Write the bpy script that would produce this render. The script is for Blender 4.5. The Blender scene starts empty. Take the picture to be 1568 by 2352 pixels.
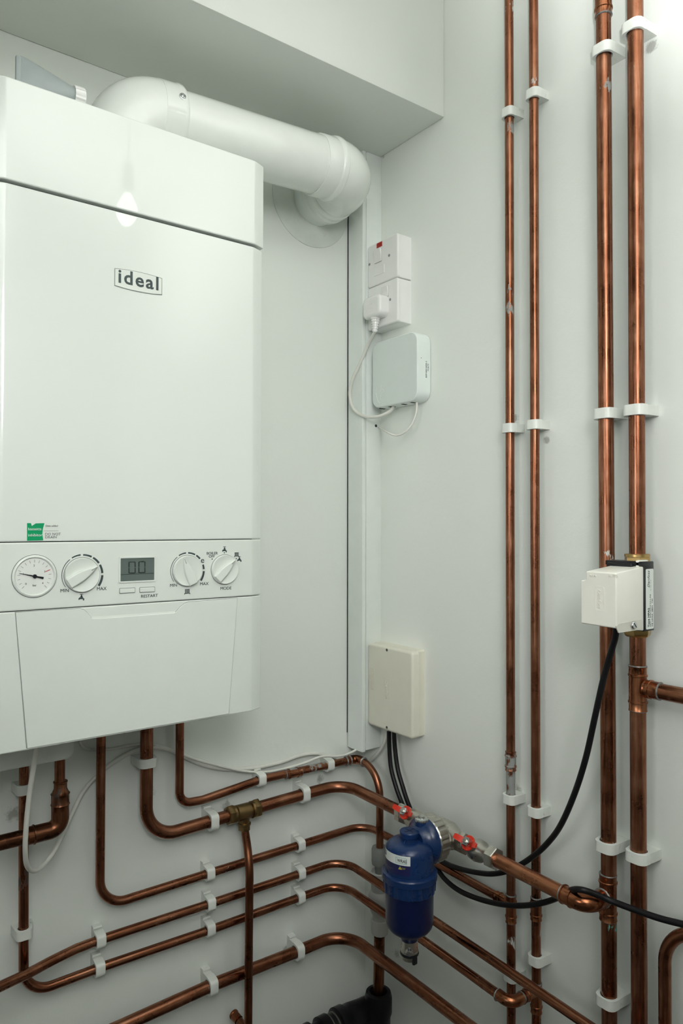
import bpy, bmesh, math, random
from mathutils import Vector, Matrix
from math import sin, cos, pi, radians
random.seed(7)
V = Vector
SC = bpy.context.scene
COL = SC.collection

# ------------------------------------------------------------------ camera
FPX, YAW, PITCH, ROLL = 1664.83, 0.934587, 0.0162028, 0.00156351
CAM = V((-0.981, -1.24, 1.5))
fw = V((cos(YAW)*cos(PITCH), sin(YAW)*cos(PITCH), sin(PITCH)))
r0 = V((sin(YAW), -cos(YAW), 0)); u0 = r0.cross(fw)
rt = r0*cos(ROLL) + u0*sin(ROLL); up = u0*cos(ROLL) - r0*sin(ROLL)
cd = bpy.data.cameras.new('camera'); cam = bpy.data.objects.new('camera', cd); COL.objects.link(cam)
cd.sensor_fit = 'VERTICAL'; cd.sensor_height = 24; cd.sensor_width = 16; cd.lens = FPX/2352*24
cd.clip_start = 0.02
cam.matrix_world = Matrix(((rt.x, up.x, -fw.x, CAM.x), (rt.y, up.y, -fw.y, CAM.y), (rt.z, up.z, -fw.z, CAM.z), (0, 0, 0, 1)))
SC.camera = cam
# ------------------------------------------------------------------ world, exposure
SC.view_settings.view_transform = 'Standard'; SC.view_settings.look = 'None'
SC.view_settings.gamma = 1; SC.view_settings.use_curve_mapping = False
SC.view_settings.exposure = 0.06
BULB_POWER = 5.0
w = bpy.data.worlds.new('world'); SC.world = w; w.use_nodes = True
w.node_tree.nodes['Background'].inputs[0].default_value = (0.8, 0.85, 0.82, 1)
w.node_tree.nodes['Background'].inputs[1].default_value = 0.05
SC.cycles.max_bounces = 10; SC.cycles.diffuse_bounces = 6; SC.cycles.glossy_bounces = 5
SC.cycles.sample_clamp_indirect = 6
SC.cycles.caustics_reflective = False; SC.cycles.caustics_refractive = False

# first the flashgun bounced off the ceiling, then three unseen added fill spots
def flash_or_fill_spot(loc, aim, power, cone, soft):
    fl = bpy.data.lights.new('flash_or_added_fill', 'SPOT'); fl.energy = power; fl.color = (1.0, 1.0, .99)
    fl.spot_size = radians(cone); fl.spot_blend = .9; fl.shadow_soft_size = soft
    o = bpy.data.objects.new('flash_or_added_fill', fl); COL.objects.link(o); o.location = loc
    o.rotation_euler = (V(aim)-V(loc)).to_track_quat('-Z', 'Y').to_euler()
flash_or_fill_spot((-.98, -1.32, 1.66), (-.32, -1.18, 2.56), 150, 78, .03)
flash_or_fill_spot((-.98, -1.32, 1.66), (-1.30, -1.85, 2.56), 270, 80, .03)
flash_or_fill_spot((-1.05, -1.65, 2.0), (-.22, 0, 1.60), 31, 72, .22)
flash_or_fill_spot((-1.6, -.90, 1.60), (0, -.5, 1.56), 16, 64, .25)

def ray(px, py): return fw + rt*((px-784)/FPX) - up*((py-1176)/FPX)
def L(px, py, d):            # a point at distance d in front of the boiler wall (y = 0)
    v = ray(px, py); return CAM + v*((1.24-d)/v.y)
def R(px, py, d):            # a point at distance d in front of the side wall (x = 0)
    v = ray(px, py); return CAM + v*((0.981-d)/v.x)
def ZA(x, y, py):            # height at plan position (x, y) of picture row py
    lo, hi = 0.0, 3.0
    for _ in range(40):
        m = (lo+hi)/2; P = V((x, y, m))-CAM
        if 1176-FPX*P.dot(up)/P.dot(fw) > py: lo = m
        else: hi = m
    return lo

# ------------------------------------------------------------------ materials
MATS = {}
def nt_new(name):
    m = bpy.data.materials.new(name); m.use_nodes = True
    t = m.node_tree; return m, t, t.nodes['Principled BSDF']
def noise(t, scale, detail=3, vec=None, rough=.55):
    n = t.nodes.new('ShaderNodeTexNoise'); n.inputs['Scale'].default_value = scale
    n.inputs['Detail'].default_value = detail; n.inputs['Roughness'].default_value = rough
    if vec is not None: t.links.new(vec, n.inputs['Vector'])
    return n.outputs['Fac']
def ramp(t, fac, stops):
    r = t.nodes.new('ShaderNodeValToRGB'); e = r.color_ramp.elements
    while len(e) < len(stops): e.new(.5)
    for i, (p, c) in enumerate(stops):
        e[i].position = p; e[i].color = (*c, 1) if len(c) == 3 else c
    t.links.new(fac, r.inputs['Fac']); return r.outputs['Color']
def mapr(t, fac, a, b, c, d):
    m = t.nodes.new('ShaderNodeMapRange'); t.links.new(fac, m.inputs['Value'])
    for k, v in zip(('From Min', 'From Max', 'To Min', 'To Max'), (a, b, c, d)): m.inputs[k].default_value = v
    return m.outputs['Result']
def mixc(t, fac, a, b):
    m = t.nodes.new('ShaderNodeMix'); m.data_type = 'RGBA'
    if isinstance(fac, float): m.inputs[0].default_value = fac
    else: t.links.new(fac, m.inputs[0])
    for i, v in ((6, a), (7, b)):
        if isinstance(v, tuple): m.inputs[i].default_value = (*v, 1)
        else: t.links.new(v, m.inputs[i])
    return m.outputs[2]
def math_n(t, op, a, b=None):
    m = t.nodes.new('ShaderNodeMath'); m.operation = op
    for i, v in ((0, a), (1, b)):
        if v is None: continue
        if isinstance(v, (int, float)): m.inputs[i].default_value = v
        else: t.links.new(v, m.inputs[i])
    return m.outputs[0]
def bump(t, b, h, strength, dist=.001):
    n = t.nodes.new('ShaderNodeBump'); n.inputs['Strength'].default_value = strength
    n.inputs['Distance'].default_value = dist
    t.links.new(h, n.inputs['Height']); t.links.new(n.outputs['Normal'], b.inputs['Normal'])
def geo_pos(t): return t.nodes.new('ShaderNodeNewGeometry').outputs['Position']

def plastic(name, col, rough=.35, var=.04, coat=0.0, coat_r=.05, metal=0.0, bmp=0.0, bscale=300, dirt=None, spec=.5):
    if name in MATS: return MATS[name]
    m, t, b = nt_new(name); p = geo_pos(t)
    n = noise(t, 25, 4, p)
    c1 = tuple(max(0, c*(1-var)) for c in col); c2 = tuple(min(1, c*(1+var)) for c in col)
    c = ramp(t, n, [(.35, c1), (.65, c2)])
    if dirt:
        f = ramp(t, noise(t, dirt[1], 6, p, .7), [(dirt[2], (0, 0, 0)), (min(1, dirt[2]+.12), (1, 1, 1))])
        c = mixc(t, math_n(t, 'MULTIPLY', f, dirt[3]), c, dirt[0])
    t.links.new(c, b.inputs['Base Color'])
    if var: t.links.new(mapr(t, noise(t, 60, 3, p), .3, .7, rough*.85, min(1, rough*1.15)), b.inputs['Roughness'])
    else: b.inputs['Roughness'].default_value = rough
    b.inputs['Metallic'].default_value = metal
    b.inputs['Specular IOR Level'].default_value = spec
    b.inputs['Coat Weight'].default_value = coat; b.inputs['Coat Roughness'].default_value = coat_r
    if bmp: bump(t, b, noise(t, bscale, 3, p), bmp)
    MATS[name] = m; return m

def copper(name, dark=(.15, .050, .024), mid=(.26, .102, .056), lite=(.47, .240, .150), stains=(), rough=(.2, .42), seed=0.0):
    """stains: (centre, radius, colour, amount) -- blotches of flux, paint or verdigris where the photo shows them"""
    if name in MATS: return MATS[name]
    m, t, b = nt_new(name); p = geo_pos(t)
    uv = t.nodes.new('ShaderNodeUVMap'); mp = t.nodes.new('ShaderNodeMapping')
    mp.inputs['Scale'].default_value = (9, 7, 1); mp.inputs['Location'].default_value = (seed, seed*1.7, 0)
    t.links.new(uv.outputs[0], mp.inputs['Vector'])
    streak = noise(t, 1.6, 5, mp.outputs[0], .65)
    blotch = noise(t, 22, 5, p, .6)
    f = math_n(t, 'ADD', math_n(t, 'MULTIPLY', streak, .6), math_n(t, 'MULTIPLY', blotch, .4))
    c = ramp(t, f, [(.30, dark), (.5, mid), (.70, lite)])
    metal = None
    smap = t.nodes.new('ShaderNodeMapping'); smap.inputs['Scale'].default_value = (1, 1, .4); t.links.new(p, smap.inputs['Vector'])
    fine = math_n(t, 'ADD', math_n(t, 'MULTIPLY', noise(t, 130, 5, smap.outputs[0], .7), 2.0), -.5)
    for (ce, rad, colr, amt) in stains:
        vm = t.nodes.new('ShaderNodeVectorMath'); vm.operation = 'DISTANCE'
        t.links.new(p, vm.inputs[0]); vm.inputs[1].default_value = ce
        d = math_n(t, 'DIVIDE', vm.outputs['Value'], rad)
        k = math_n(t, 'SUBTRACT', math_n(t, 'ADD', fine, amt), d)
        k = mapr(t, k, .24, .36, 0, 1)
        c = mixc(t, k, c, colr)
        metal = k if metal is None else math_n(t, 'MAXIMUM', metal, k)
    t.links.new(c, b.inputs['Base Color'])
    b.inputs['Metallic'].default_value = 1.0
    r = mapr(t, blotch, .3, .7, *rough)
    if metal is not None:
        t.links.new(math_n(t, 'SUBTRACT', 1.0, metal), b.inputs['Metallic'])
        r = math_n(t, 'ADD', r, math_n(t, 'MULTIPLY', metal, .3))
    t.links.new(r, b.inputs['Roughness'])
    bump(t, b, noise(t, 120, 3, p), .12, .0006)
    MATS[name] = m; return m

def wall_mat(name, col, marks=()):
    m, t, b = nt_new(name); p = geo_pos(t)
    c = ramp(t, noise(t, 2.2, 4, p), [(.3, tuple(x*.975 for x in col)), (.7, col)])
    n = noise(t, 70, 6, p, .75)
    for (ce, rad, amt, colr) in marks:
        vm = t.nodes.new('ShaderNodeVectorMath'); vm.operation = 'DISTANCE'
        t.links.new(p, vm.inputs[0]); vm.inputs[1].default_value = ce
        k = math_n(t, 'SUBTRACT', math_n(t, 'ADD', n, amt), math_n(t, 'DIVIDE', vm.outputs['Value'], rad))
        c = mixc(t, mapr(t, k, .45, .62, 0, .75), c, colr)
    t.links.new(c, b.inputs['Base Color'])
    b.inputs['Roughness'].default_value = .42; b.inputs['Specular IOR Level'].default_value = .35
    h = math_n(t, 'ADD', noise(t, 45, 5, p, .6), math_n(t, 'MULTIPLY', noise(t, 9, 3, p), 2.0))
    bump(t, b, h, .16, .003)
    return m

WHITE = (.80, .825, .785)
M_BOILER = plastic('boiler_white', (.70, .735, .70), .28, .0, coat=1.0, coat_r=.025)
M_PANEL = plastic('panel_white', (.67, .705, .665), .38, .01, coat=.25, coat_r=.12)
M_FLUE = plastic('flue_white', (.80, .825, .79), .22, .015, coat=.5, coat_r=.08)
M_UPVC = plastic('trunking_white', (.76, .80, .77), .4, .02)
M_SOCK = plastic('socket_white', (.80, .80, .785), .2, .01, coat=.4)
M_HUB = plastic('hub_white', (.76, .82, .79), .4, .01)
M_HUBF = plastic('hub_face', (.66, .72, .69), .5, .01)
M_CREAM = plastic('cream_plastic', (.72, .70, .60), .4, .02)
M_ACT = plastic('actuator_cream', (.80, .79, .72), .35, .015)
M_BLACK = plastic('black_plastic', (.010, .011, .013), .32, .1, spec=.35)
M_CABLE = plastic('black_cable', (.006, .006, .007), .38, .1, dirt=((.12, .12, .12), 140, .72, .8), spec=.25)
M_WCABLE = plastic('white_cable', (.70, .70, .65), .4, .03)
M_GCABLE = plastic('grey_cable', (.42, .41, .37), .5, .05)
M_CLIP = plastic('clip_nylon', (.74, .76, .72), .32, .04, dirt=((.5, .5, .46), 60, .62, .4))
M_CLIPB = plastic('clip_painted', (.70, .72, .68), .4, .06, dirt=((.3, .3, .28), 90, .6, .6))
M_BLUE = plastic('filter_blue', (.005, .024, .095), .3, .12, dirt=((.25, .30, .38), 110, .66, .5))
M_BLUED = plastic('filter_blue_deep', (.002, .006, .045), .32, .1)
M_NICKEL = plastic('nickel', (.55, .53, .48), .3, .08, metal=1.0, dirt=((.18, .16, .13), 70, .58, .6))
M_STEEL = plastic('steel', (.6, .62, .62), .25, .05, metal=1.0)
M_BRASS = plastic('brass', (.52, .36, .15), .32, .12, metal=1.0)
M_OLDBRASS = plastic('tarnished_brass', (.26, .175, .08), .36, .2, metal=1.0)
M_RED = plastic('red_paint', (.62, .03, .012), .3, .08)
M_LABELW = plastic('label_white', (.72, .76, .73), .4, .02)
M_LABELB = plastic('label_navy', (.012, .014, .075), .35, .1)
M_INK = plastic('ink', (.035, .055, .055), .5, .05)
M_INKG = plastic('ink_grey', (.22, .24, .23), .5, .05)
M_INKR = plastic('ink_red', (.5, .05, .04), .5, .05)
M_GREEN = plastic('sticker_green', (.0, .30, .115), .3, .04)
M_LCD = plastic('lcd', (.10, .13, .12), .18, .03, coat=.6)
M_LCDD = plastic('lcd_digit', (.018, .024, .022), .3, .03)
M_DIAL = plastic('dial_face', (.70, .72, .69), .5, .01)
M_GREY = plastic('grey_plastic', (.20, .21, .20), .5, .08)
M_TUBE = plastic('grey_tube', (.33, .37, .37), .35, .05)
M_TUND = plastic('tundish_white', (.46, .46, .44), .35, .04)
M_WASTE = plastic('waste_black', (.009, .009, .010), .32, .3, dirt=((.14, .14, .13), 45, .68, .5), spec=.22)
M_TRAY = plastic('under_tray', (.62, .64, .61), .45, .03)
M_DARK = plastic('dark_gap', (.02, .02, .02), .7, .05)
M_NEON = plastic('neon_red', (.35, .012, .005), .2, .1, coat=.6)
M_YEL = plastic('print_yellow', (.45, .40, .06), .5, .05)
M_TEAL = plastic('print_teal', (.05, .30, .38), .5, .05)

# ------------------------------------------------------------------ mesh helpers
def finish(name, bm, mat, parent=None, sharp=38, smooth=True, mats=None):
    me = bpy.data.meshes.new(name); bmesh.ops.recalc_face_normals(bm, faces=bm.faces[:])
    bm.to_mesh(me); bm.free()
    for mm in (mats or [mat]): me.materials.append(mm)
    if smooth:
        me.shade_smooth(); me.set_sharp_from_angle(angle=radians(sharp))
        for p in me.polygons:
            if len(p.vertices) > 4: p.use_smooth = False
    o = bpy.data.objects.new(name, me); COL.objects.link(o)
    if parent is not None:
        o.parent = parent; o.matrix_parent_inverse = parent.matrix_world.inverted()
    return o
def thing(name, label, cat, loc, group=None):
    o = bpy.data.objects.new(name, None); COL.objects.link(o); o.location = loc
    o.empty_display_size = .02; o['label'] = label; o['category'] = cat
    if group: o['group'] = group
    o.matrix_world = Matrix.Translation(V(loc))
    return o
def tag(o, label, cat, group=None):
    o['label'] = label; o['category'] = cat
    if group: o['group'] = group
    return o
def basis(d):
    d = d.normalized(); a = V((0, 0, 1)) if abs(d.z) < .9 else V((1, 0, 0))
    u = a.cross(d).normalized(); return u, d.cross(u)
def box(bm, lo, hi, bev=0.0, seg=2):
    lo, hi = V(lo), V(hi); b2 = bmesh.new()
    bmesh.ops.create_cube(b2, size=1)
    for v in b2.verts: v.co = V([lo[i]+(v.co[i]+.5)*(hi[i]-lo[i]) for i in range(3)])
    if bev: bmesh.ops.bevel(b2, geom=b2.edges[:], offset=bev, segments=seg, affect='EDGES', profile=.5)
    join(bm, b2)
def join(bm, b2, mi=None):
    me = bpy.data.meshes.new('_t'); b2.to_mesh(me); b2.free()
    n0 = len(bm.faces); bm.from_mesh(me); bpy.data.meshes.remove(me)
    if mi is not None:
        bm.faces.ensure_lookup_table()
        for f in bm.faces[n0:]: f.material_index = mi
def fillet(pts, rads, seg=10):
    """polyline corners replaced by arcs"""
    pts = [V(p) for p in pts]; out = [pts[0]]
    if not isinstance(rads, (list, tuple)): rads = [rads]*(len(pts)-2)
    for i in range(1, len(pts)-1):
        a, b, c = pts[i-1], pts[i], pts[i+1]; r = rads[i-1]
        d1 = (a-b).normalized(); d2 = (c-b).normalized(); ang = d1.angle(d2)
        if r <= 0 or ang > pi-.02: out.append(b); continue
        t = r/math.tan(ang/2); t = min(t, .49*(a-b).length if i > 1 else .98*(a-b).length, .49*(c-b).length if i < len(pts)-2 else .98*(c-b).length)
        r2 = t*math.tan(ang/2); cen = b+(d1+d2).normalized()*(r2/sin(ang/2))
        s, e = b+d1*t-cen, b+d2*t-cen; tot = s.angle(e)
        for k in range(seg+1):
            f = k/seg; out.append(cen+(s*sin((1-f)*tot)+e*sin(f*tot))/sin(tot))
    out.append(pts[-1]); return out
def smooth_path(pts, n=8):
    """Catmull-Rom through the points"""
    P = [V(p) for p in pts]; P = [P[0]*2-P[1]]+P+[P[-1]*2-P[-2]]; out = []
    for i in range(1, len(P)-2):
        a, b, c, d = P[i-1:i+3]
        for k in range(n):
            t = k/n
            out.append(.5*((2*b)+(c-a)*t+(2*a-5*b+4*c-d)*t*t+(3*b-a-3*c+d)*t**3))
    out.append(P[-2]); return out
def sweep(bm, path, r, n=20, cap=True):
    path = [V(p) for p in path]; uvl = bm.loops.layers.uv.verify()
    rs = r if isinstance(r, (list, tuple)) else [r]*len(path)
    tang = []
    for i in range(len(path)):
        d = (path[min(i+1, len(path)-1)]-path[max(i-1, 0)]); tang.append(d.normalized())
    u, v = basis(tang[0]); rings = []; length = 0; lens = []
    for i, p in enumerate(path):
        if i:
            q = tang[i-1].rotation_difference(tang[i]); u = q @ u; u = (u-tang[i]*u.dot(tang[i])).normalized()
            length += (p-path[i-1]).length
        v = tang[i].cross(u); lens.append(length)
        rings.append([bm.verts.new(p+(u*cos(2*pi*k/n)+v*sin(2*pi*k/n))*rs[i]) for k in range(n)])
    for i in range(len(path)-1):
        for k in range(n):
            k2 = (k+1) % n
            f = bm.faces.new((rings[i][k], rings[i][k2], rings[i+1][k2], rings[i+1][k]))
            for l, (a, b) in zip(f.loops, ((k/n, lens[i]), ((k+1)/n, lens[i]), ((k+1)/n, lens[i+1]), (k/n, lens[i+1]))): l[uvl].uv = (a, b)
    if cap:
        bm.faces.new(rings[0][::-1]); bm.faces.new(rings[-1])
def lathe(bm, p0, axis, prof, n=28, flat=0, cap=True):
    """prof: (distance along axis, radius). n=6 gives hexagon"""
    p0 = V(p0); axis = V(axis).normalized(); u, v = basis(axis); rings = []; uvl = bm.loops.layers.uv.verify()
    for (h, r) in prof:
        rings.append([bm.verts.new(p0+axis*h+(u*cos(2*pi*(k+flat)/n)+v*sin(2*pi*(k+flat)/n))*max(r, 1e-5)) for k in range(n)])
    for i in range(len(rings)-1):
        for k in range(n):
            k2 = (k+1) % n
            f = bm.faces.new((rings[i][k], rings[i][k2], rings[i+1][k2], rings[i+1][k]))
            for l, (a, b) in zip(f.loops, ((k/n, prof[i][0]), ((k+1)/n, prof[i][0]), ((k+1)/n, prof[i+1][0]), (k/n, prof[i+1][0]))): l[uvl].uv = (a, b)
    if cap:
        bm.faces.new(rings[0][::-1]); bm.faces.new(rings[-1])
class Frame:                         # a plane in space: origin, right, up, outward normal
    def __init__(s, o, u, v): s.o = V(o); s.u = V(u); s.v = V(v); s.n = s.u.cross(s.v)
    def p(s, a, b, h=0): return s.o+s.u*a+s.v*b+s.n*h
def FL(d, x=0, z=0): return Frame((x, -d, z), (1, 0, 0), (0, 0, 1))       # faces the room from the boiler wall
def FR(d, y=0, z=0): return Frame((-d, y, z), (0, -1, 0), (0, 0, 1))      # faces the room from the side wall
def rrect(x0, y0, x1, y1, r, seg=5):
    if not isinstance(r, (list, tuple)): r = [r]*4
    out = []
    for (cx, cy, a, rr) in ((x1, y1, 0, r[2]), (x0, y1, 90, r[3]), (x0, y0, 180, r[0]), (x1, y0, 270, r[1])):
        sx = -1 if cx == x1 else 1; sy = -1 if cy == y1 else 1
        if rr <= 0: out.append((cx, cy)); continue
        for k in range(seg+1):
            t = radians(a+90*k/seg); out.append((cx+sx*rr+cos(t)*rr, cy+sy*rr+sin(t)*rr))
    return out
def prism(bm, pts, fr, h0, h1, bev=0.0, seg=2):
    b2 = bmesh.new()
    lo = [b2.verts.new(fr.p(a, b, h0)) for a, b in pts]; hi = [b2.verts.new(fr.p(a, b, h1)) for a, b in pts]
    n = len(pts); b2.faces.new(lo[::-1]); top = b2.faces.new(hi)
    for k in range(n): b2.faces.new((lo[k], lo[(k+1) % n], hi[(k+1) % n], hi[k]))
    bmesh.ops.recalc_face_normals(b2, faces=b2.faces[:])
    if bev: bmesh.ops.bevel(b2, geom=list(top.edges), offset=bev, segments=seg, affect='EDGES', profile=.5)
    join(bm, b2)
def ring_prism(bm, outer, inner, fr, h0, h1):
    n = len(outer); vs = [[bm.verts.new(fr.p(a, b, h)) for a, b in ps] for ps, h in ((outer, h0), (outer, h1), (inner, h1), (inner, h0))]
    for i in range(4):
        a, b = vs[i], vs[(i+1) % 4]
        for k in range(n): bm.faces.new((a[k], a[(k+1) % n], b[(k+1) % n], b[k]))
def text_bm(bm, s, fr, x, y, size, ext=.0002, bold=0.0, shear=0.0, align='LEFT', sx=1.0, mi=None, sp=1.0):
    c = bpy.data.curves.new('_txt', 'FONT'); c.body = s; c.size = size; c.extrude = ext; c.offset = bold; c.shear = shear
    c.align_x = align; c.space_character = sp; c.resolution_u = 3
    o = bpy.data.objects.new('_txt', c); COL.objects.link(o)
    dg = bpy.context.evaluated_depsgraph_get(); me = bpy.data.meshes.new_from_object(o.evaluated_get(dg))
    b2 = bmesh.new(); b2.from_mesh(me)
    for v in b2.verts: v.co = fr.p(x+v.co.x*sx, y+v.co.y, v.co.z+ext)
    bpy.data.objects.remove(o); bpy.data.curves.remove(c); bpy.data.meshes.remove(me)
    join(bm, b2, mi)
def text(name, s, fr, x, y, size, mat, parent, **k):
    bm = bmesh.new(); text_bm(bm, s, fr, x, y, size, **k); return finish(name, bm, mat, parent, smooth=False)
def arc_band(bm, fr, cx, cy, r, w0, w1, a0, a1, h, n=10):
    """annular strip, r = inner radius, its width going w0 -> w1"""
    A, B = [], []
    for k in range(n+1):
        t = radians(a0+(a1-a0)*k/n); wd = w0+(w1-w0)*k/n
        A.append((cx+cos(t)*r, cy+sin(t)*r)); B.append((cx+cos(t)*(r+wd), cy+sin(t)*(r+wd)))
    prism(bm, A+B[::-1], fr, 0, h)

# ------------------------------------------------------------------ the room
def struct(name, bm, mat):
    o = finish(name, bm, mat, smooth=False); o['kind'] = 'structure'; return o
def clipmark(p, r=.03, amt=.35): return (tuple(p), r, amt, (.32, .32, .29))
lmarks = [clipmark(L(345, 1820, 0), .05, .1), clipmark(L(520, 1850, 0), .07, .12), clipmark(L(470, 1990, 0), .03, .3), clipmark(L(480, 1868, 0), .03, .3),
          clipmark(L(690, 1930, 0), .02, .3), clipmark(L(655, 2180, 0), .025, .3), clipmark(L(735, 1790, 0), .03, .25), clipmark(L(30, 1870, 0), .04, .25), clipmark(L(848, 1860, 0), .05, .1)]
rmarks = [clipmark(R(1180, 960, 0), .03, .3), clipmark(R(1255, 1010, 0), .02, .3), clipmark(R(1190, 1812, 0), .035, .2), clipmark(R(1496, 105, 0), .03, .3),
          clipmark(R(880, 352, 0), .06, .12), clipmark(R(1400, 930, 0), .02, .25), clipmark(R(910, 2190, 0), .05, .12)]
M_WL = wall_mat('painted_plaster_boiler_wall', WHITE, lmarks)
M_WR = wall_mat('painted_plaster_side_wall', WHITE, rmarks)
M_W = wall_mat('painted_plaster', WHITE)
M_WB = wall_mat('painted_plaster_dull', (.34, .34, .32))
XF, YF, ZC = -2.1, -2.3, 2.56
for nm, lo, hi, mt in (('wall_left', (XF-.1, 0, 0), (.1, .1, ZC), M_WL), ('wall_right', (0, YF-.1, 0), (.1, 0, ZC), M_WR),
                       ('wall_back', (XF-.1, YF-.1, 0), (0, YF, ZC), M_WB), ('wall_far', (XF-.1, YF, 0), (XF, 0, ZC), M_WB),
                       ('ceiling', (XF-.1, YF-.1, ZC), (.1, .1, ZC+.1), M_W)):
    bm = bmesh.new(); box(bm, lo, hi); struct(nm, bm, mt)
M_FLOOR = plastic('concrete_floor', (.07, .065, .06), .6, .15, dirt=((.2, .2, .19), 12, .55, .5))
bm = bmesh.new(); box(bm, (XF-.1, YF-.1, -.1), (.1, .1, 0)); struct('floor', bm, M_FLOOR)
bm = bmesh.new(); box(bm, (XF, -.2435, 2.2835), (0, 0, ZC), .0025, 2); o = finish('trim_1', bm, M_W); o['kind'] = 'structure'
# the back wall's door, only met in reflections
bm = bmesh.new(); box(bm, (-1.75, YF, .005), (-.95, YF+.035, 1.98), .004)
o = finish('door_1', bm, plastic('door_paint', (.62, .62, .58), .4)); o['kind'] = 'structure'

# ------------------------------------------------------------------ pendant lamp hanging in the room (seen mirrored in the boiler)
BX, BY, BZ = -.4155, -.905, 2.206
t = thing('pendant_lamp', 'bare bulb on a pendant cord, mirrored in the glossy boiler front', 'lamp', (BX, BY, ZC))
bm = bmesh.new()
lathe(bm, (BX, BY, BZ-.031), (0, 0, 1), [(.031-.031*cos(a), .031*sin(a)) for a in [radians(5+k*10) for k in range(13)]]+[(.062, .017), (.07, .014)], 24)
m, tt, b = nt_new('lit_bulb'); b.inputs['Base Color'].default_value = (.9, .9, .85, 1)
b.inputs['Emission Color'].default_value = (1.0, .985, .93, 1); b.inputs['Emission Strength'].default_value = BULB_POWER
finish('bulb', bm, m, t)
bm = bmesh.new(); lathe(bm, (BX, BY, BZ+.036), (0, 0, 1), [(0, .016), (0, .0185), (.028, .0185), (.03, .02), (.05, .02), (.07, .013), (.078, .006)], 20)
finish('lamp_holder', bm, plastic('holder_grey', (.25, .27, .26), .4), t)
bm = bmesh.new(); sweep(bm, smooth_path([(BX, BY, BZ+.11), (BX+.004, BY, BZ+.18), (BX-.003, BY, BZ+.28), (BX, BY, ZC-.02)]), .003, 8)
finish('cord', bm, M_WCABLE, t)
bm = bmesh.new(); lathe(bm, (BX, BY, ZC-.024), (0, 0, 1), [(0, .02), (.004, .034), (.024, .038)], 24); finish('ceiling_rose', bm, M_SOCK, t)

# ------------------------------------------------------------------ the boiler
BL, BR = -.8066, -.4132
YB = .27
bt = thing('boiler', 'tall glossy white wall-hung gas boiler with a control panel and dials', 'boiler', (-.61, 0, 1.2146))
bm = bmesh.new(); box(bm, (BL+.006, -.245, 1.224), (BR-.008, -.012, 2.0525), .004); finish('casing', bm, M_BOILER, bt)
def cover(name, z0, z1, y, mat, top_r=0.0, tilt=0.0, xr=BR, xl=BL):
    prof = [(xr, -.235), (xr, -(y-.010)), (xr-.001, -(y-.008)), (xr-.0185, -(y-.0005)), (xr-.022, -y), (xl+.022, -(y+tilt)), (xl+.0185, -(y+tilt-.0005)), (xl+.001, -(y-.008)), (xl, -(y-.010)), (xl, -.235)]
    b2 = bmesh.new()
    lo = [b2.verts.new((a, b, z0)) for a, b in prof]; hi = [b2.verts.new((a, b, z1)) for a, b in prof]
    n = len(prof); f0 = b2.faces.new(lo[::-1]); f1 = b2.faces.new(hi)
    for k in range(n): b2.faces.new((lo[k], lo[(k+1) % n], hi[(k+1) % n], hi[k]))
    bmesh.ops.recalc_face_normals(b2, faces=b2.faces[:])
    ed = [e for e in list(f1.edges)+list(f0.edges)]
    bmesh.ops.bevel(b2, geom=ed, offset=.0016, segments=2, affect='EDGES', profile=.5)
    return finish(name, b2, mat, bt, sharp=20)
cover('top_cover', 1.9285, 2.0576, YB+.002, M_BOILER, xr=BR+.0015)
cover('front_cover', 1.4768, 1.9250, YB, M_BOILER)
cover('control_panel', 1.3905, 1.4758, YB, M_PANEL)
cover('lower_cover', 1.2150, 1.3895, YB-.0006, M_PANEL)
bm = bmesh.new(); box(bm, (BL+.012, -.257, 1.2275), (BR-.014, -.2, 1.94)); finish('inner_frame', bm, M_DARK, bt, smooth=False)
F = FL(YB)
def bp(px, py): q = L(px, py, YB); return (q.x, q.z)
# drop-down flap with its finger notch
pts = [bp(62, 1719), bp(525, 1639.5), bp(545, 1373.5), bp(432, 1383), bp(424, 1386), bp(414, 1394), bp(405, 1404), bp(398, 1408), bp(215, 1421.5), bp(209, 1419), bp(200, 1407), bp(192, 1400), bp(183, 1398), bp(36, 1407)]
bm = bmesh.new(); prism(bm, pts, F, -.004, .0008, .0006, 2); finish('flap_door', bm, M_PANEL, bt)
bm = bmesh.new(); prism(bm, [(a+(.0006 if i in (1, 2) else -.0008 if i in (0, 13) else 0), b+(-.0 if i < 2 else .0006)) for i, (a, b) in enumerate(pts)], F, -.0045, -.0004); finish('flap_gap', bm, M_INKG, bt)
bm = bmesh.new()
q = [bp(183, 1398), bp(432, 1383), bp(405, 1404), bp(398, 1408), bp(215, 1421.5), bp(205, 1416)]
a = [F.p(q[0][0], q[0][1], -.0025), F.p(q[1][0], q[1][1], -.0025), F.p(q[3][0]+.004, q[3][1]-.001, .0), F.p(q[4][0]-.004, q[4][1]-.001, .0)]
bm.faces.new([bm.verts.new(v) for v in a]); finish('finger_recess', bm, M_PANEL, bt)
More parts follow.
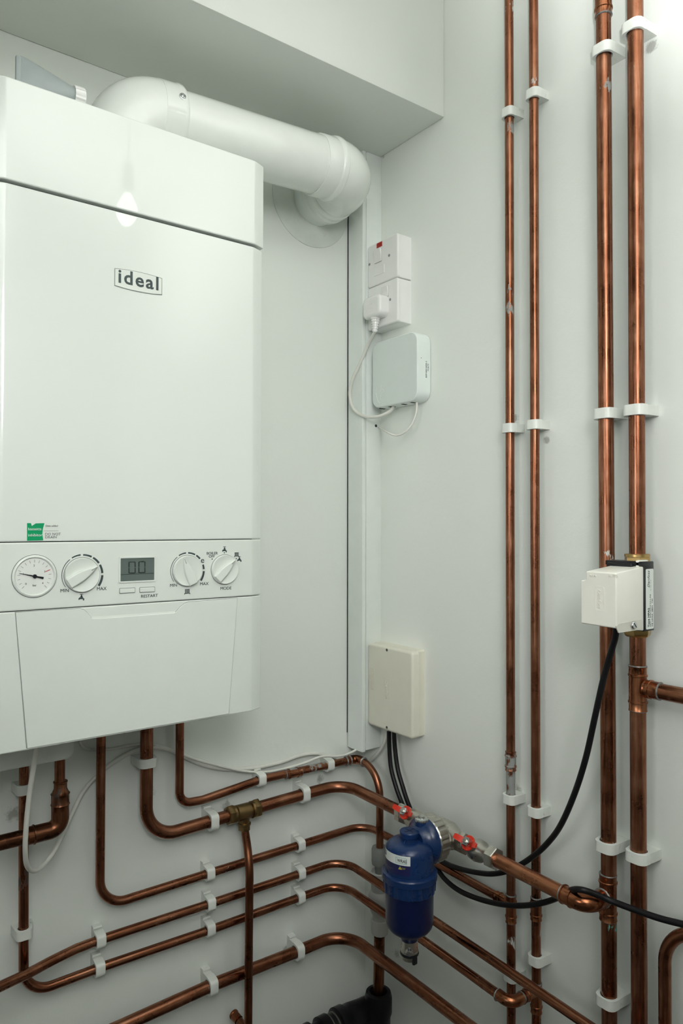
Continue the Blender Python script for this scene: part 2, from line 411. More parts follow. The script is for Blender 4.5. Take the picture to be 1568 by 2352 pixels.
# badge
bm = bmesh.new()
P0, P1, P2, P3 = bp(264, 618), bp(371, 640), bp(371, 677), bp(264, 655.5)
cx = (P0[0]+P1[0])/2; x0, x1 = P0[0], P1[0]; zt, zb = (P0[1]+P1[1])/2, (P2[1]+P3[1])/2
def badge(gr):
    out = []
    for k in range(13): s = k/12; out.append((x1+gr-(x1-x0+2*gr)*s, zt+gr+.0022*(1-(2*s-1)**2)))
    for k in range(13): s = k/12; out.append((x0-gr+(x1-x0+2*gr)*s, zb-gr-.0022*(1-(2*s-1)**2)))
    return out
b2 = bmesh.new(); prism(b2, badge(.0008), F, -.001, .0003); finish('badge_rim', b2, M_INKG, bt)
prism(bm, badge(0), F, 0, .0012, .0006, 2); bg = finish('badge', bm, M_PANEL, bt)
text('badge_lettering', 'ideal', F, cx-.0003, zb+.0050, .0262, M_INK, bg, ext=.0002, bold=.0005, align='CENTER', sx=1.02, sp=1.18).location = (0, -.0012, 0)
# inhibitor sticker
bm = bmesh.new(); p = [bp(62, 1201.5), bp(71, 1201.5), bp(73, 1208), bp(82, 1202), bp(102, 1201.5), bp(98, 1216), bp(97, 1228), bp(99.5, 1241), bp(62, 1242)]
prism(bm, p[::-1], F, 0, .0003); st = finish('sticker', bm, M_GREEN, bt); st['label'] = 'torn green inhibitor sticker'
bm = bmesh.new(); p = [bp(98, 1202), bp(140, 1202), bp(140, 1242), bp(97, 1242)]; prism(bm, p[::-1], F, 0, .0002); finish('sticker_margin', bm, M_PANEL, st)
x, z = bp(64, 1218); text('sticker_lettering', 'bassetts', F, x, z, .0050, M_LABELW, st).location = (0, -.0004, 0)
x, z = bp(64, 1232); text('sticker_lettering', 'inhibitor', F, x, z, .0050, M_LABELW, st).location = (0, -.0004, 0)
x, z = bp(104, 1209.5); text('sticker_lettering', 'Date added', F, x, z, .0033, M_INKG, st).location = (0, -.0003, 0)
x, z = bp(103, 1229.5); text('sticker_lettering', 'DO NOT', F, x, z, .0048, M_INKG, st).location = (0, -.0003, 0)
x, z = bp(103, 1236.5); text('sticker_lettering', 'DRAIN', F, x, z, .0048, M_INKG, st).location = (0, -.0003, 0)
bm = bmesh.new(); x, z = bp(100, 1219.5); prism(bm, [(x, z), (x+.018, z), (x+.018, z+.0003), (x, z+.0003)], F, .0003, .0005); finish('sticker_rule', bm, M_INKG, st)
# pressure gauge
gx, gz = bp(79, 1323.5); FG = FL(YB, gx, gz); gr = .0262
g = bmesh.new(); lathe(g, FG.o, FG.n, [(-.001, gr*.80), (-.0008, gr*1.02), (.0012, gr*1.02), (.0022, gr*.98), (.0024, gr*.93), (.001, gr*.88), (-.0005, gr*.86)], 40, cap=False)
gb = finish('pressure_gauge', g, M_PANEL, bt)
g = bmesh.new(); lathe(g, FG.o, FG.n, [(-.0005, gr*1.05), (.0003, gr*1.05)], 48); finish('gauge_gap', g, M_INKG, gb)
g = bmesh.new(); lathe(g, FG.p(0, 0, -.0008), FG.n, [(0, gr*.87), (.0012, gr*.87)], 40); finish('dial', g, M_DIAL, gb)
g = bmesh.new(); 
for k in range(17):
    a = radians(225-270*k/16); r1, r2 = gr*.66, gr*(.78 if k % 4 else .80)
    if k == 12: continue
    c, s = cos(a), sin(a); wd = .00022
    prism(g, [(c*r1-s*wd, s*r1+c*wd), (c*r2-s*wd, s*r2+c*wd), (c*r2+s*wd, s*r2-c*wd), (c*r1+s*wd, s*r1-c*wd)][::-1], FG, .0004, .0007)
finish('dial_tick', g, M_INKG, gb)
g = bmesh.new(); a = radians(22); c, s = cos(a), sin(a); wd = .0004
prism(g, [(c*gr*.55-s*wd, s*gr*.55+c*wd), (c*gr*.78-s*wd, s*gr*.78+c*wd), (c*gr*.78+s*wd, s*gr*.78-c*wd), (c*gr*.55+s*wd, s*gr*.55-c*wd)][::-1], FG, .0004, .0007); finish('red_tick', g, M_INKR, gb)
g = bmesh.new()
for s_, a_ in (('0', 222), ('1', 165), ('2', 92), ('3', 24), ('4', -42)):
    text_bm(g, s_, FG, gr*.52*cos(radians(a_))-.001, gr*.52*sin(radians(a_))-.0012, .0035, ext=.0001)
text_bm(g, 'bar', FG, 0, -gr*.48, .0035, align='CENTER', ext=.0001)
finish('dial_numerals', g, M_INK, gb).location = (0, -.0006, 0)
g = bmesh.new(); a = radians(166); c, s = cos(a), sin(a)
def seg2(r1, r2, w1, w2): return [(c*r1-s*w1, s*r1+c*w1), (c*r1+s*w1, s*r1-c*w1), (c*r2+s*w2, s*r2-c*w2), (c*r2-s*w2, s*r2+c*w2)]
prism(g, seg2(-gr*.42, 0, .0013, .0007), FG, .0012, .0018); prism(g, seg2(0, gr*.72, .0008, .0002), FG, .0012, .0018)
lathe(g, FG.p(0, 0, .0008), FG.n, [(0, .0025), (.0018, .0025), (.0022, .002)], 16); finish('needle', g, M_BLACK, gb)
# knobs
def knob(px, py, r, ang, name='knob'):
    x, z = bp(px, py); f = FL(YB, x, z); b = bmesh.new()
    lathe(b, f.p(0, 0, -.001), f.n, [(0, r), (.0042, r*.985), (.0054, r*.955), (.0050, r*.88), (.0034, r*.60), (.0030, 0)], 44, cap=False)
    c, s = cos(radians(ang)), sin(radians(ang)); f2 = Frame(f.o, f.u*c+f.v*s, f.v*c-f.u*s)
    o = []
    for k in range(9): tt = k/8; o.append((r*(-.93+1.88*tt), -r*.30*(1-max(0, (tt-.35)/.65)**1.6)))
    pts = o+[(a, -b_) for a, b_ in o[::-1][1:]]
    prism(b, pts, f2, .0010, .0078, .0014, 3)
    k = finish(name, b, M_PANEL, bt)
    b = bmesh.new(); prism(b, [(r*.52, -.0005), (r*.86, -.0003), (r*.86, .0003), (r*.52, .0005)], f2, .0078, .0080); finish('knob_pointer', b, M_INKG, k)
    b = bmesh.new(); lathe(b, f.p(0, 0, 0), f.n, [(-.0005, r*1.03), (.0003, r*1.03)], 44); finish('knob_gap', b, M_INKG, k)
    return f
K1 = knob(188, 1320.5, .0228, 30)
K2 = knob(429.5, 1311, .0222, 113)
K3 = knob(515.5, 1308, .0218, 44)
def marks(f, r, wmax, name, skip=None):
    b = bmesh.new()
    for k, (a0, a1) in enumerate(((216, 127), (120, 94), (87, 62), (57, 34), (28, 3), (-3, -35))):
        w0 = [.00045, .0012, .0016, .0019, .0021, .0023][k]*wmax; w1 = [.0007, .0016, .0019, .0021, .0022, .0024][k]*wmax
        if skip and k == 3: a1 = 40
        if skip and k == 4: a0 = 18
        arc_band(b, f, 0, 0, r, w0, w1, a0, a1, .00025, 12)
    return finish(name, b, M_INK, bt)
marks(K1, .0253, 1.3, 'scale_marking'); marks(K2, .0247, 1.25, 'scale_marking', True)
def btext(s, px, py, size, **k): x, z = bp(px, py); return text('panel_lettering', s, F, x, z, size, M_INK, bt, **k)
btext('MIN', 138, 1360.5, .0062); btext('MAX', 221.5, 1356, .0062); btext('RESTART', 323, 1373, .0058, sx=1.06)
btext('MIN', 389.5, 1348, .0062); btext('MAX', 458.5, 1344.5, .0062, sx=1.05); btext('MODE', 505.5, 1355, .0062, sx=1.05)
btext('BOILER', 474, 1274, .0056); btext('OFF', 479, 1281, .0056); btext('e', 460.5, 1293, .0125)
def tap(px, py, s):
    x, z = bp(px, py); f = FL(YB, x, z); b = bmesh.new()
    for (x0, y0, x1, y1) in ((-.0022, .0048, .0022, .0056), (-.0005, .002, .0005, .005), (-.0013, .0010, .0013, .0034), (-.0030, -.0012, .0022, .0012), (-.0038, -.0020, -.0026, .0002), (.0018, -.0030, .0036, -.0002)):
        prism(b, [(x0*s, y0*s), (x1*s, y0*s), (x1*s, y1*s), (x0*s, y1*s)], f, 0, .00025)
    finish('tap_symbol', b, M_INK, bt)
tap(187, 1374, 1.0); tap(515.5, 1264, 1.0); tap(549.5, 1286, .95)
def rad(px, py, s):
    x, z = bp(px, py); f = FL(YB, x, z); b = bmesh.new()
    for k in range(5): x0 = (-.0030+k*.0014)*s; prism(b, [(x0, -.0022*s), (x0+.0009*s, -.0022*s), (x0+.0009*s, .0030*s), (x0, .0030*s)], f, 0, .00025)
    for (x0, y0, x1, y1) in ((-.0032, .0026, .0036, .0031), (-.0038, -.0030, .0042, -.0022), (-.0040, -.0040, -.0032, -.0022), (.0036, -.0040, .0044, -.0022)):
        prism(b, [(x0*s, y0*s), (x1*s, y0*s), (x1*s, y1*s), (x0*s, y1*s)], f, 0, .00025)
    finish('radiator_symbol', b, M_INK, bt)
rad(429.5, 1358.5, 1.05); rad(543, 1273.5, 1.0)
bm = bmesh.new()
for px, py in ((487, 1284), (515, 1269.5), (542.5, 1283)): x, z = bp(px, py); lathe(bm, (x, -YB, z), (0, -1, 0), [(0, .0009), (.0003, .0009)], 12)
finish('mode_dot', bm, M_INK, bt)
# display and its two buttons
x0, z0 = bp(274.5, 1337); x1, z1 = bp(355, 1279)
bm = bmesh.new(); ring_prism(bm, rrect(x0-.0012, z0-.0012, x1+.0012, z1+.0012, .0015), rrect(x0+.0008, z0+.0008, x1-.0008, z1-.0008, .0006), F, -.0005, .0014); dp = finish('display', bm, M_PANEL, bt)
bm = bmesh.new(); prism(bm, rrect(x0+.0006, z0+.0006, x1-.0006, z1-.0006, .0005), F, -.0006, .0003); finish('screen', bm, M_LCD, dp)
bm = bmesh.new()
def seven(cx, cz, w_, h_, t_):
    for (a0, b0, a1, b1) in ((-w_+t_, h_-t_, w_-t_, h_), (-w_+t_, -h_, w_-t_, -h_+t_), (-w_, .0006, -w_+t_, h_-.0006), (w_-t_, .0006, w_, h_-.0006), (-w_, -h_+.0006, -w_+t_, -.0006), (w_-t_, -h_+.0006, w_, -.0006)):
        prism(bm, [(cx+a0, cz+b0), (cx+a1, cz+b0), (cx+a1, cz+b1), (cx+a0, cz+b1)], F, .0004, .0006)
c1 = bp(303, 1303.5); c2 = bp(325.5, 1302.5); seven(c1[0], c1[1], .0050, .0082, .0014); seven(c2[0], c2[1], .0050, .0082, .0014)
a, b = bp(276, 1319.8), bp(353, 1317.8); prism(bm, [(a[0], a[1]-.0003), (b[0], a[1]-.0003), (b[0], a[1]+.0002), (a[0], a[1]+.0002)], F, .0003, .0005)
finish('digits', bm, M_LCDD, dp)
for (pa, pb) in (((275, 1362.5), (309, 1350.5)), ((321, 1360.5), (354.5, 1348.5))):
    x0, z0 = bp(*pa); x1, z1 = bp(*pb)
    bm = bmesh.new(); prism(bm, rrect(x0-.0008, z0-.0008, x1+.0008, z1+.0008, .0012), F, -.0005, .0002); bb = finish('button_gap', bm, M_INKG, bt)
    bm = bmesh.new(); prism(bm, rrect(x0, z0, x1, z1, .0008), F, 0, .0016, .0006, 2); box(bm, ((x0+x1)/2-.003, -YB-.0019, z0+.0016), ((x0+x1)/2+.003, -YB-.0012, z0+.0020)); finish('button', bm, M_PANEL, bt)
# tray and feet below
bm = bmesh.new(); zt0 = L(153, 1745, .15).z; prism(bm, rrect(-.86, zt0, L(171, 1720, .15).x, 1.235, [.0, .012, .003, .0], 6), FL(.08), 0, .07, .003, 2); finish('condensate_tray', bm, M_TRAY, bt)
bm = bmesh.new()
for px, py in ((40, 1727), (110, 1718), (300, 1682), (468, 1653)): bm = bmesh.new(); q = L(px, py, .24); box(bm, (q.x-.013, -.25, 1.2085), (q.x+.013, -.235, 1.225), .002); finish('cover_tab', bm, M_TRAY, bt)

# ------------------------------------------------------------------ flue
ft = thing('flue_pipe', 'fat white flue pipe leaving the boiler top and entering the wall', 'flue', (-.592, -.135, 2.0576))
D = .135; VX = -.592; Z1, Z2 = 2.149, 2.172; XE = -.132
bm = bmesh.new(); pa = fillet([(VX, -D, 2.053), (VX, -D, Z1), (-.511, -D, Z1+.003)], .062, 14)
sweep(bm, pa, .056, 40); e1 = finish('flue_elbow', bm, M_FLUE, ft)
ax = (V((XE, -D, Z2))-V((VX, -D, Z1))).normalized(); pc = V((-.510, -D, Z1+.0030))
bm = bmesh.new(); lathe(bm, pc-ax*.03, ax, [(0, .0562), (.0, .0566), (.024, .0570), (.028, .0582), (.034, .0582), (.037, .0565), (.037, .052)], 44); finish('elbow_collar', bm, M_FLUE, e1)
q = L(418, 231, D+.052); n = (q-V((q.x, -D, Z1))).normalized()
s0 = V((q.x, -D, Z1+.004))+n*.0565
bm = bmesh.new(); lathe(bm, s0, n, [(0, .0058), (.0010, .0058), (.0014, .0045), (.0030, .0042), (.0038, .0030), (.0030, .0022), (.0022, .0015)], 20); finish('screw', bm, M_STEEL, e1)
bm = bmesh.new(); sweep(bm, [pc-ax*.02, V((XE-.05, -D, Z2-.002))], .0515, 44); finish('straight_pipe', bm, M_FLUE, ft)
bm = bmesh.new(); ps = fillet([(XE-.062, -D, Z2-.003), (XE, -D, Z2), (XE-.005, -.028, Z2-.002)], .062, 14); sweep(bm, ps, .0555, 44)
e2 = finish('flue_elbow', bm, M_FLUE, ft)
pq = V((XE-.062, -D, Z2-.003))
bm = bmesh.new(); lathe(bm, pq-ax*.036, ax, [(0, .0518), (0, .0535), (.002, .0545), (.030, .0548), (.033, .0575), (.038, .058), (.042, .0575), (.044, .0552), (.050, .0548)], 44); finish('elbow_collar', bm, M_FLUE, e2)
bm = bmesh.new(); lathe(bm, (XE-.004, -.058, Z2-.002), (0, 1, 0), [(-.012, .0552), (-.008, .0575), (-.002, .0582), (.004, .0560), (.010, .0560), (.013, .0582), (.018, .058), (.022, .0545), (.022, .053)], 44); finish('elbow_collar', bm, M_FLUE, e2)
bm = bmesh.new(); lathe(bm, (XE-.008, -.04, Z2-.003), (0, 1, 0), [(0, .0515), (.0395, .0515)], 44); finish('wall_sleeve', bm, M_UPVC, ft)
bm = bmesh.new(); lathe(bm, (XE-.0125, 0, Z2-.004), (0, -1, 0), [(0, .094), (.0022, .094), (.0030, .092), (.0045, .062), (.0075, .056), (.0075, .0518)], 48); finish('wall_flange', bm, plastic('rubber_flange', (.70, .73, .69), .55, .04, dirt=((.5, .5, .42), 20, .6, .4)), ft)

# squeezed grey tube lying on the boiler
bm = bmesh.new(); c0 = L(46, 185, .2); c1 = L(167, 215, .2); rings = []
for k in range(9):
    f = k/8; p = c0.lerp(c1, f); p.z = 2.106+(2.100-2.106)*f; hz = .029+(.0135-.029)*f**1.1; hy = .002+(.0135-.002)*f**.7
    if k == 0: hz -= .002
    rings.append([bm.verts.new(p+V((0, cos(2*pi*j/20)*hy, max(sin(2*pi*j/20)*hz, -(p.z-2.0595))))) for j in range(20)])
for i in range(8):
    for j in range(20): bm.faces.new((rings[i][j], rings[i][(j+1) % 20], rings[i+1][(j+1) % 20], rings[i+1][j]))
bm.faces.new(rings[0]); bm.faces.new(rings[-1][::-1])
tb = thing('squeeze_tube', 'grey squeeze tube with a ribbed white cap lying on the boiler', 'tube', (c0.x, c0.y, 2.058))
finish('tube_body', bm, M_TUBE, tb)
bm = bmesh.new(); box(bm, (c0.x-.006, -.203, 2.062), (c0.x+.001, -.197, 2.131), .0015); finish('crimp', bm, M_TUBE, tb)
bm = bmesh.new(); cap0 = V((c1.x, -.2, 2.100)); prof = []
b2 = bm
n = 36; lay = []
for h, rr in ((0, .0135), (0, .0165), (.013, .0170), (.0145, .016), (.0145, .001)):
    lay.append([bm.verts.new(cap0+V((h, cos(2*pi*k/n)*(rr-(.0008 if k % 2 and rr > .0163 else 0)), sin(2*pi*k/n)*(rr-(.0008 if k % 2 and rr > .0163 else 0))))) for k in range(n)])
for i in range(4):
    for k in range(n): bm.faces.new((lay[i][k], lay[i][(k+1) % n], lay[i+1][(k+1) % n], lay[i+1][k]))
finish('ribbed_cap', bm, M_SOCK, tb, smooth=False)

# ------------------------------------------------------------------ corner trunking
zt0 = (L(797, 1715, 0).z+L(833, 1727, .053).z)/2
tk = thing('cable_trunking', 'white square plastic cable trunking standing in the room corner', 'trunking', (-.024, -.026, zt0))
bm = bmesh.new(); box(bm, (-.0485, -.046, zt0+.002), (0, -.003, 2.2835)); finish('trunking_body', bm, M_UPVC, tk)
bm = bmesh.new(); Ft = Frame((0, 0, zt0), (1, 0, 0), (0, -1, 0))
prism(bm, rrect(-.0495, .003, -.0405, .0525, [0, 0, .0018, .0018]), Frame((0, 0, 2.2835), (1, 0, 0), (0, -1, 0)), -(-.0), 2.2835-zt0)
finish('trunking_side', bm, M_UPVC, tk)
bm = bmesh.new(); box(bm, (-.0400, -.0535, zt0+.003), (-.0, -.040, 2.2835), .0008); finish('trunking_lid', bm, M_UPVC, tk)
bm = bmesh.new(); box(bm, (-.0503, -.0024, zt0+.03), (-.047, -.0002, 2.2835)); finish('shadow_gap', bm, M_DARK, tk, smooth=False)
bm = bmesh.new(); hp = L(863, 978, .0535); lathe(bm, (hp.x, -.0533, hp.z), (0, -1, 0), [(0, .003), (.0006, .003), (.0008, .0018)], 16); finish('cable_hole', bm, M_DARK, tk)

# ------------------------------------------------------------------ fused spur switch, socket, plug
dF = .038; yA, yBn = -.0545, -.1505
zs = [R(908, 535, dF).z, R(908, 637, dF).z, R(911, 738.5, dF).z]
def facebox(name, label, cat, z0, z1, gap=.0012):
    t = thing(name, label, cat, (0, (yA+yBn)/2, z0))
    b = bmesh.new(); prism(b, rrect(-yA+.001, z0+.0010, -yBn-.0022, z1-.0010, .002), FR(0), .0, dF-.0075, .0004); finish('back_box', b, M_SOCK, t)
    b = bmesh.new(); prism(b, rrect(-yA, z0+.0003, -yBn, z1-.0003, .006), FR(0), dF-.0075, dF, .0030, 4); finish('faceplate', b, M_SOCK, t)
    return t
def screwhole(t, px, py):
    q = R(px, py, dF); b = bmesh.new(); lathe(b, (-dF+.0001, q.y, q.z), (-1, 0, 0), [(0, .0036), (.0004, .0036), (.0004, .003), (.0001, .0026)], 18); o = finish('screw', b, M_SOCK, t)
    b = bmesh.new(); lathe(b, (-dF-.0001, q.y, q.z), (-1, 0, 0), [(0, .0028), (.0004, .0028)], 16); finish('screw_slot', b, M_GREY, o)
def rocker(t, pa, pb):
    a = R(*pa, dF); b_ = R(*pb, dF); y0, y1, z1, z0 = -a.y, -b_.y, a.z, b_.z
    b = bmesh.new(); f = FR(dF); zm = (z0+z1)/2
    vs = []
    for y in (y0, y1): vs.append([b.verts.new(f.p(y, z, h)) for z, h in ((z0, 0), (z0, .0012), (zm, .0022), (z1, .0060), (z1, 0))])
    for k in range(5): b.faces.new((vs[0][k], vs[0][(k+1) % 5], vs[1][(k+1) % 5], vs[1][k]))
    b.faces.new(vs[0]); b.faces.new(vs[1][::-1]); o = finish('rocker_switch', b, M_SOCK, t, smooth=False)
    b = bmesh.new(); prism(b, [(y0-.0005, z0-.0008), (y1+.0005, z0-.0008), (y1+.0005, z1+.0005), (y0-.0005, z1+.0005)], f, -.0002, .0002); finish('rocker_gap', b, M_INKG, o)
sp = facebox('fused_spur_switch', 'white fused spur switch with a red neon, above the plug socket', 'switch', zs[1], zs[0])
screwhole(sp, 848.5, 607.5); screwhole(sp, 893.5, 586.5); rocker(sp, (861, 578), (875.8, 599))
b = bmesh.new(); a = R(865.0, 558.5, dF); c = R(877.5, 560.0, dF); prism(b, rrect(-a.y, c.z-.0044, -c.y, a.z-.0012, .001), FR(dF), 0, .0006, .0003); finish('neon_indicator', b, M_NEON, sp)
b = bmesh.new(); a = R(859, 612, dF); c = R(882.5, 619, dF); prism(b, rrect(-a.y, c.z-.006, -c.y, a.z-.004, .001), FR(dF), 0, .0012, .0004); fh = finish('fuse_holder', b, M_SOCK, sp)
b = bmesh.new(); a = R(866, 625, dF); c = R(875, 622, dF); prism(b, [(-a.y, a.z-.0006), (-c.y, a.z-.0006), (-c.y, a.z+.0004), (-a.y, a.z+.0004)], FR(dF), 0, .0004); finish('fuse_slot', b, M_DARK, fh)
so = facebox('plug_socket', 'white single plug socket directly under the red-neon switch', 'socket', zs[2], zs[1])
screwhole(so, 896, 688); rocker(so, (880, 661.5), (892, 679.5))
# plug
a = R(829, 700, dF+.02); c = R(873, 722, dF+.02)
py0, py1 = -R(836, 700, dF+.018).y, -R(877, 700, dF+.018).y
pz1, pz0 = R(860, 678, dF+.018).z, R(860, 729, dF+.018).z
pl = thing('power_plug', 'white three-pin plug pushed into the single socket, with curling cord', 'plug', (-dF, -(py0+py1)/2, pz0))
b = bmesh.new(); prism(b, rrect(py0, pz0, py1, pz1, [.012, .012, .014, .014], 7), FR(dF), .0003, .024, .007, 5); pb = finish('plug_body', b, M_SOCK, pl)
b = bmesh.new(); fp = FR(dF+.024); ym = (py0+py1)/2
ring_prism(b, rrect(ym-.011, pz0+.012, ym+.009, pz0+.019, .003), rrect(ym-.0105, pz0+.0125, ym+.0085, pz0+.0185, .0027), fp, -.0002, .0003)
text_bm(b, '13 A', fp, ym-.001, pz0+.026, .007, ext=.0002, align='CENTER'); finish('moulded_mark', b, M_SOCK, pb, smooth=False)
b = bmesh.new(); cc = V((-dF-.012, -ym-.001, pz0+.001)); dn = V((0, .08, -1)).normalized(); pr_ = []
h = 0
for k in range(6): pr_ += [(h, .0095-.0008*k), (h+.0030, .0095-.0008*k), (h+.0031, .0078-.0007*k), (h+.0048, .0078-.0007*k)]; h += .0049
lathe(b, cc, dn, pr_, 20); finish('strain_relief', b, M_SOCK, pl)
b = bmesh.new(); sweep(b, smooth_path([cc+dn*.028, R(846, 790, .045), R(829, 830, .05), R(810, 870, .058), R(803, 905, .06), R(811, 938, .058), R(833, 955, .05), R(862, 958, .042), R(884, 951, .032), R(899, 941, .024), R(903, 932, .02)]), .0034, 12); finish('cord', b, M_WCABLE, pl)

# ------------------------------------------------------------------ hub
dH = .035; hy0, hy1 = -R(854.5, 850, dH).y, -R(958.5, 850, dH).y; hz1 = R(900, 776, dH).z; hz0 = R(900, 930, dH).z
hb = thing('receiver_hub', 'slim white rounded-square hub box on the wall below the socket', 'hub', (0, -(hy0+hy1)/2, hz0))
b = bmesh.new(); prism(b, rrect(hy0, hz0, hy1, hz1, .021, 8), FR(0), .0015, dH, .002, 3); body = finish('hub_body', b, M_HUB, hb)
b = bmesh.new(); prism(b, rrect(hy0+.002, hz0+.002, hy1-.002, hz1-.002, .019, 8), FR(dH), -.0005, .0003); finish('hub_face', b, M_HUBF, hb)
f = FR(dH+.0003, R(873, 905, dH).y, R(873, 905, dH).z); b = bmesh.new()
sweep(b, smooth_path([f.p(-.013, .004), f.p(-.010, -.006), f.p(-.004, -.017), f.p(.003, -.020)], 4), .0006, 6)
sweep(b, smooth_path([f.p(-.014, .008), f.p(-.011, .013)], 2), .0006, 6)
sweep(b, smooth_path([f.p(.004, .018), f.p(.001, .008), f.p(.0, .004), f.p(.006, .009), f.p(.011, .006), f.p(.009, .0), f.p(.003, -.001)], 4), .0006, 6)
sweep(b, [f.p(.003, -.002), f.p(.002, -.013), f.p(.009, -.004)], .0006, 6)
finish('embossed_logo', b, M_HUB, hb)
f = Frame((0, -hy1-.0001, 0), (0, 0, 1), (-1, 0, 0)); b = bmesh.new(); q = L(980, 868, hy1); text_bm(b, 'BXF-00016292-2', f, q.z, .0105, .0048, ext=.0001); text_bm(b, '19.28.72', f, q.z+.013, .0055, .0044, ext=.0001); finish('serial_lettering', b, M_INK, hb, smooth=False)
b = bmesh.new(); q = L(967, 822, hy1); lathe(b, (q.x, -hy1, q.z), (0, -1, 0), [(0, .0008), (.0003, .0008)], 10); finish('reset_hole', b, M_INK, hb)
b = bmesh.new()
for px, wd in ((878, .006), (900, .010), (928, .006), (949, .006)):
    yy = R(px, 935, .02).y; box(b, (-.026, yy-wd/2, hz0-.0006), (-.014, yy+wd/2, hz0+.004))
finish('port', b, M_DARK, hb, smooth=False)
b = bmesh.new(); sweep(b, smooth_path([R(957, 925, .02), R(955, 950, .022), R(945, 975, .028), R(930, 992, .035), R(910, 1000, .042), R(889, 993, .05), hp+V((.004, -.008, -.004)), hp+V((0, .004, 0))]), .0022, 10)
tag(finish('network_cable', b, M_WCABLE, None), 'thin white cable curving from the hub into a hole in the trunking', 'cable')

# ------------------------------------------------------------------ junction box
dJ = .037; jy0, jy1 = .0545, .1935; jz1 = (R(845, 1477, dJ).z+R(952, 1496, dJ).z)/2-.001; jz0 = (R(845, 1663, dJ).z+R(935, 1697, dJ).z)/2
jb = thing('junction_box', 'cream plastic wiring box on the side wall at the foot of the trunking', 'junction box', (0, -(jy0+jy1)/2, jz0))
b = bmesh.new(); prism(b, rrect(jy0, jz0, jy1-.006, jz1, .004), FR(0), .0, .0185, .0006); finish('box_base', b, M_CREAM, jb)
b = bmesh.new(); prism(b, rrect(jy0, jz0+.0003, jy1-.001, jz1-.0003, .0075), FR(0), .0192, dJ, .0048, 5); finish('box_lid', b, M_CREAM, jb)
for px, py in ((888, 1493), (888, 1671)):
    q = R(px, py, dJ); b = bmesh.new(); lathe(b, (-dJ+.0002, q.y, q.z), (-1, 0, 0), [(0, .0030), (.0005, .0030), (.0006, .0022), (.0002, .0018)], 16); finish('screw', b, M_GREY, jb)
def emb(px0, py0, px1, py1, s, size, ratio):
    p0, p1 = R(px0, py0, dJ), R(px1, py1, dJ); b = bmesh.new(); f = FR(dJ)
    x0, x1, z1, z0 = -p0.y, -p1.y, p0.z, p1.z
    ring_prism(b, rrect(x0, z0, x1, z1, .001, 2), rrect(x0+.0006, z0+.0006, x1-.0006, z1-.0006, .0006, 2), f, -.0001, .0004)
    f2 = Frame((-dJ, 0, 0), (0, 0, -1), (0, -1, 0)); n_ = len(s)
    for i, (ss, off) in enumerate(s): text_bm(b, ss, f2, -z1+.003, x0+off, size, ext=.0003, shear=.3 if n_ == 1 else 0, sx=ratio)
    finish('embossed_lettering', b, M_CREAM, jb, smooth=False)
emb(880, 1556, 895, 1610, [('Danfoss', .006)], .0118, 1.0)
emb(849.5, 1533, 858.5, 1608, [('WIRING CENTRE', .0062), ('CONTROL PACK', .0022)], .0054, 1.0)

# ------------------------------------------------------------------ cables
def cable(label, pts, r, mat, name='cable', n=8, group=None):
    b = bmesh.new(); sweep(b, smooth_path(pts, n), r, 12); return tag(finish(name, b, mat), label, 'cable', group)
cable('thick white cable looping below the boiler and running along to the cream box',
      [L(86, 1700, .17), L(80, 1745, .165), L(68, 1820, .16), L(60, 1900, .15), L(58, 1955, .14), L(63, 1990, .12), L(80, 2000, .10), L(104, 1982, .075), L(130, 1945, .055), L(160, 1880, .025), L(190, 1820, .008), L(225, 1780, .006), L(262, 1750, .006), L(305, 1726, .006), L(345, 1717, .006), L(385, 1722, .006), L(425, 1740, .006), L(470, 1758, .007), L(520, 1767, .007), L(580, 1764, .007), L(640, 1752, .007), L(690, 1735, .007), L(726, 1731, .007), L(760, 1738, .007), L(800, 1752, .007), R(838, 1752, .010), R(858, 1740, .012), R(876, 1718, .012), R(886, 1696, .014), R(889, 1672, .014)], .0036, M_WCABLE)
cable('thin white cable sagging behind the copper pipes and rising into the trunking',
      [L(182, 1700, .03), L(190, 1716, .02), L(215, 1723, .006), L(260, 1720, .005), L(310, 1711, .005), L(350, 1711, .006), L(400, 1724, .006), L(440, 1741, .012), L(500, 1758, .014), L(560, 1771, .014), L(610, 1773, .014), L(655, 1765, .014), L(700, 1752, .03), L(738, 1738, .035), L(775, 1737, .033), L(800, 1731, .032), L(820, 1718, .030), L(822, 1690, .03)], .0025, M_WCABLE)
cable('black cable from the cream box, looping up to the valve actuator on the tall pipe',
      [R(904, 1680, .022), R(907, 1720, .022), R(913, 1765, .024), R(924, 1805, .026), R(937, 1845, .024), R(960, 1900, .016), R(985, 1950, .016), R(1005, 1972, .020), R(1045, 1992, .03), R(1100, 2005, .036), R(1140, 2006, .040), R(1180, 1994, .044), R(1225, 1966, .048), R(1262, 1931, .05), R(1290, 1890, .06), R(1320, 1820, .068), R(1345, 1740, .07), R(1365, 1650, .072), R(1385, 1560, .073), R(1402, 1500, .074), R(1412, 1465, .075), R(1415, 1442, .076)], .0045, M_CABLE)
cable('black cable from the cream box, sweeping low across the risers and out of the picture',
      [R(893, 1680, .022), R(894, 1720, .022), R(898, 1765, .024), R(910, 1810, .026), R(924, 1848, .024), R(945, 1900, .014), R(972, 1955, .014), R(1000, 1990, .020), R(1022, 2020, .026), R(1055, 2046, .034), R(1100, 2065, .040), R(1150, 2077, .042), R(1200, 2080, .042), R(1245, 2074, .044), R(1285, 2060, .05), R(1305, 2047, .074), R(1330, 2043, .088), R(1365, 2053, .075), R(1400, 2068, .062), R(1450, 2087, .056), R(1510, 2108, .052), R(1568, 2123, .05), R(1640, 2140, .05)], .0045, M_CABLE)

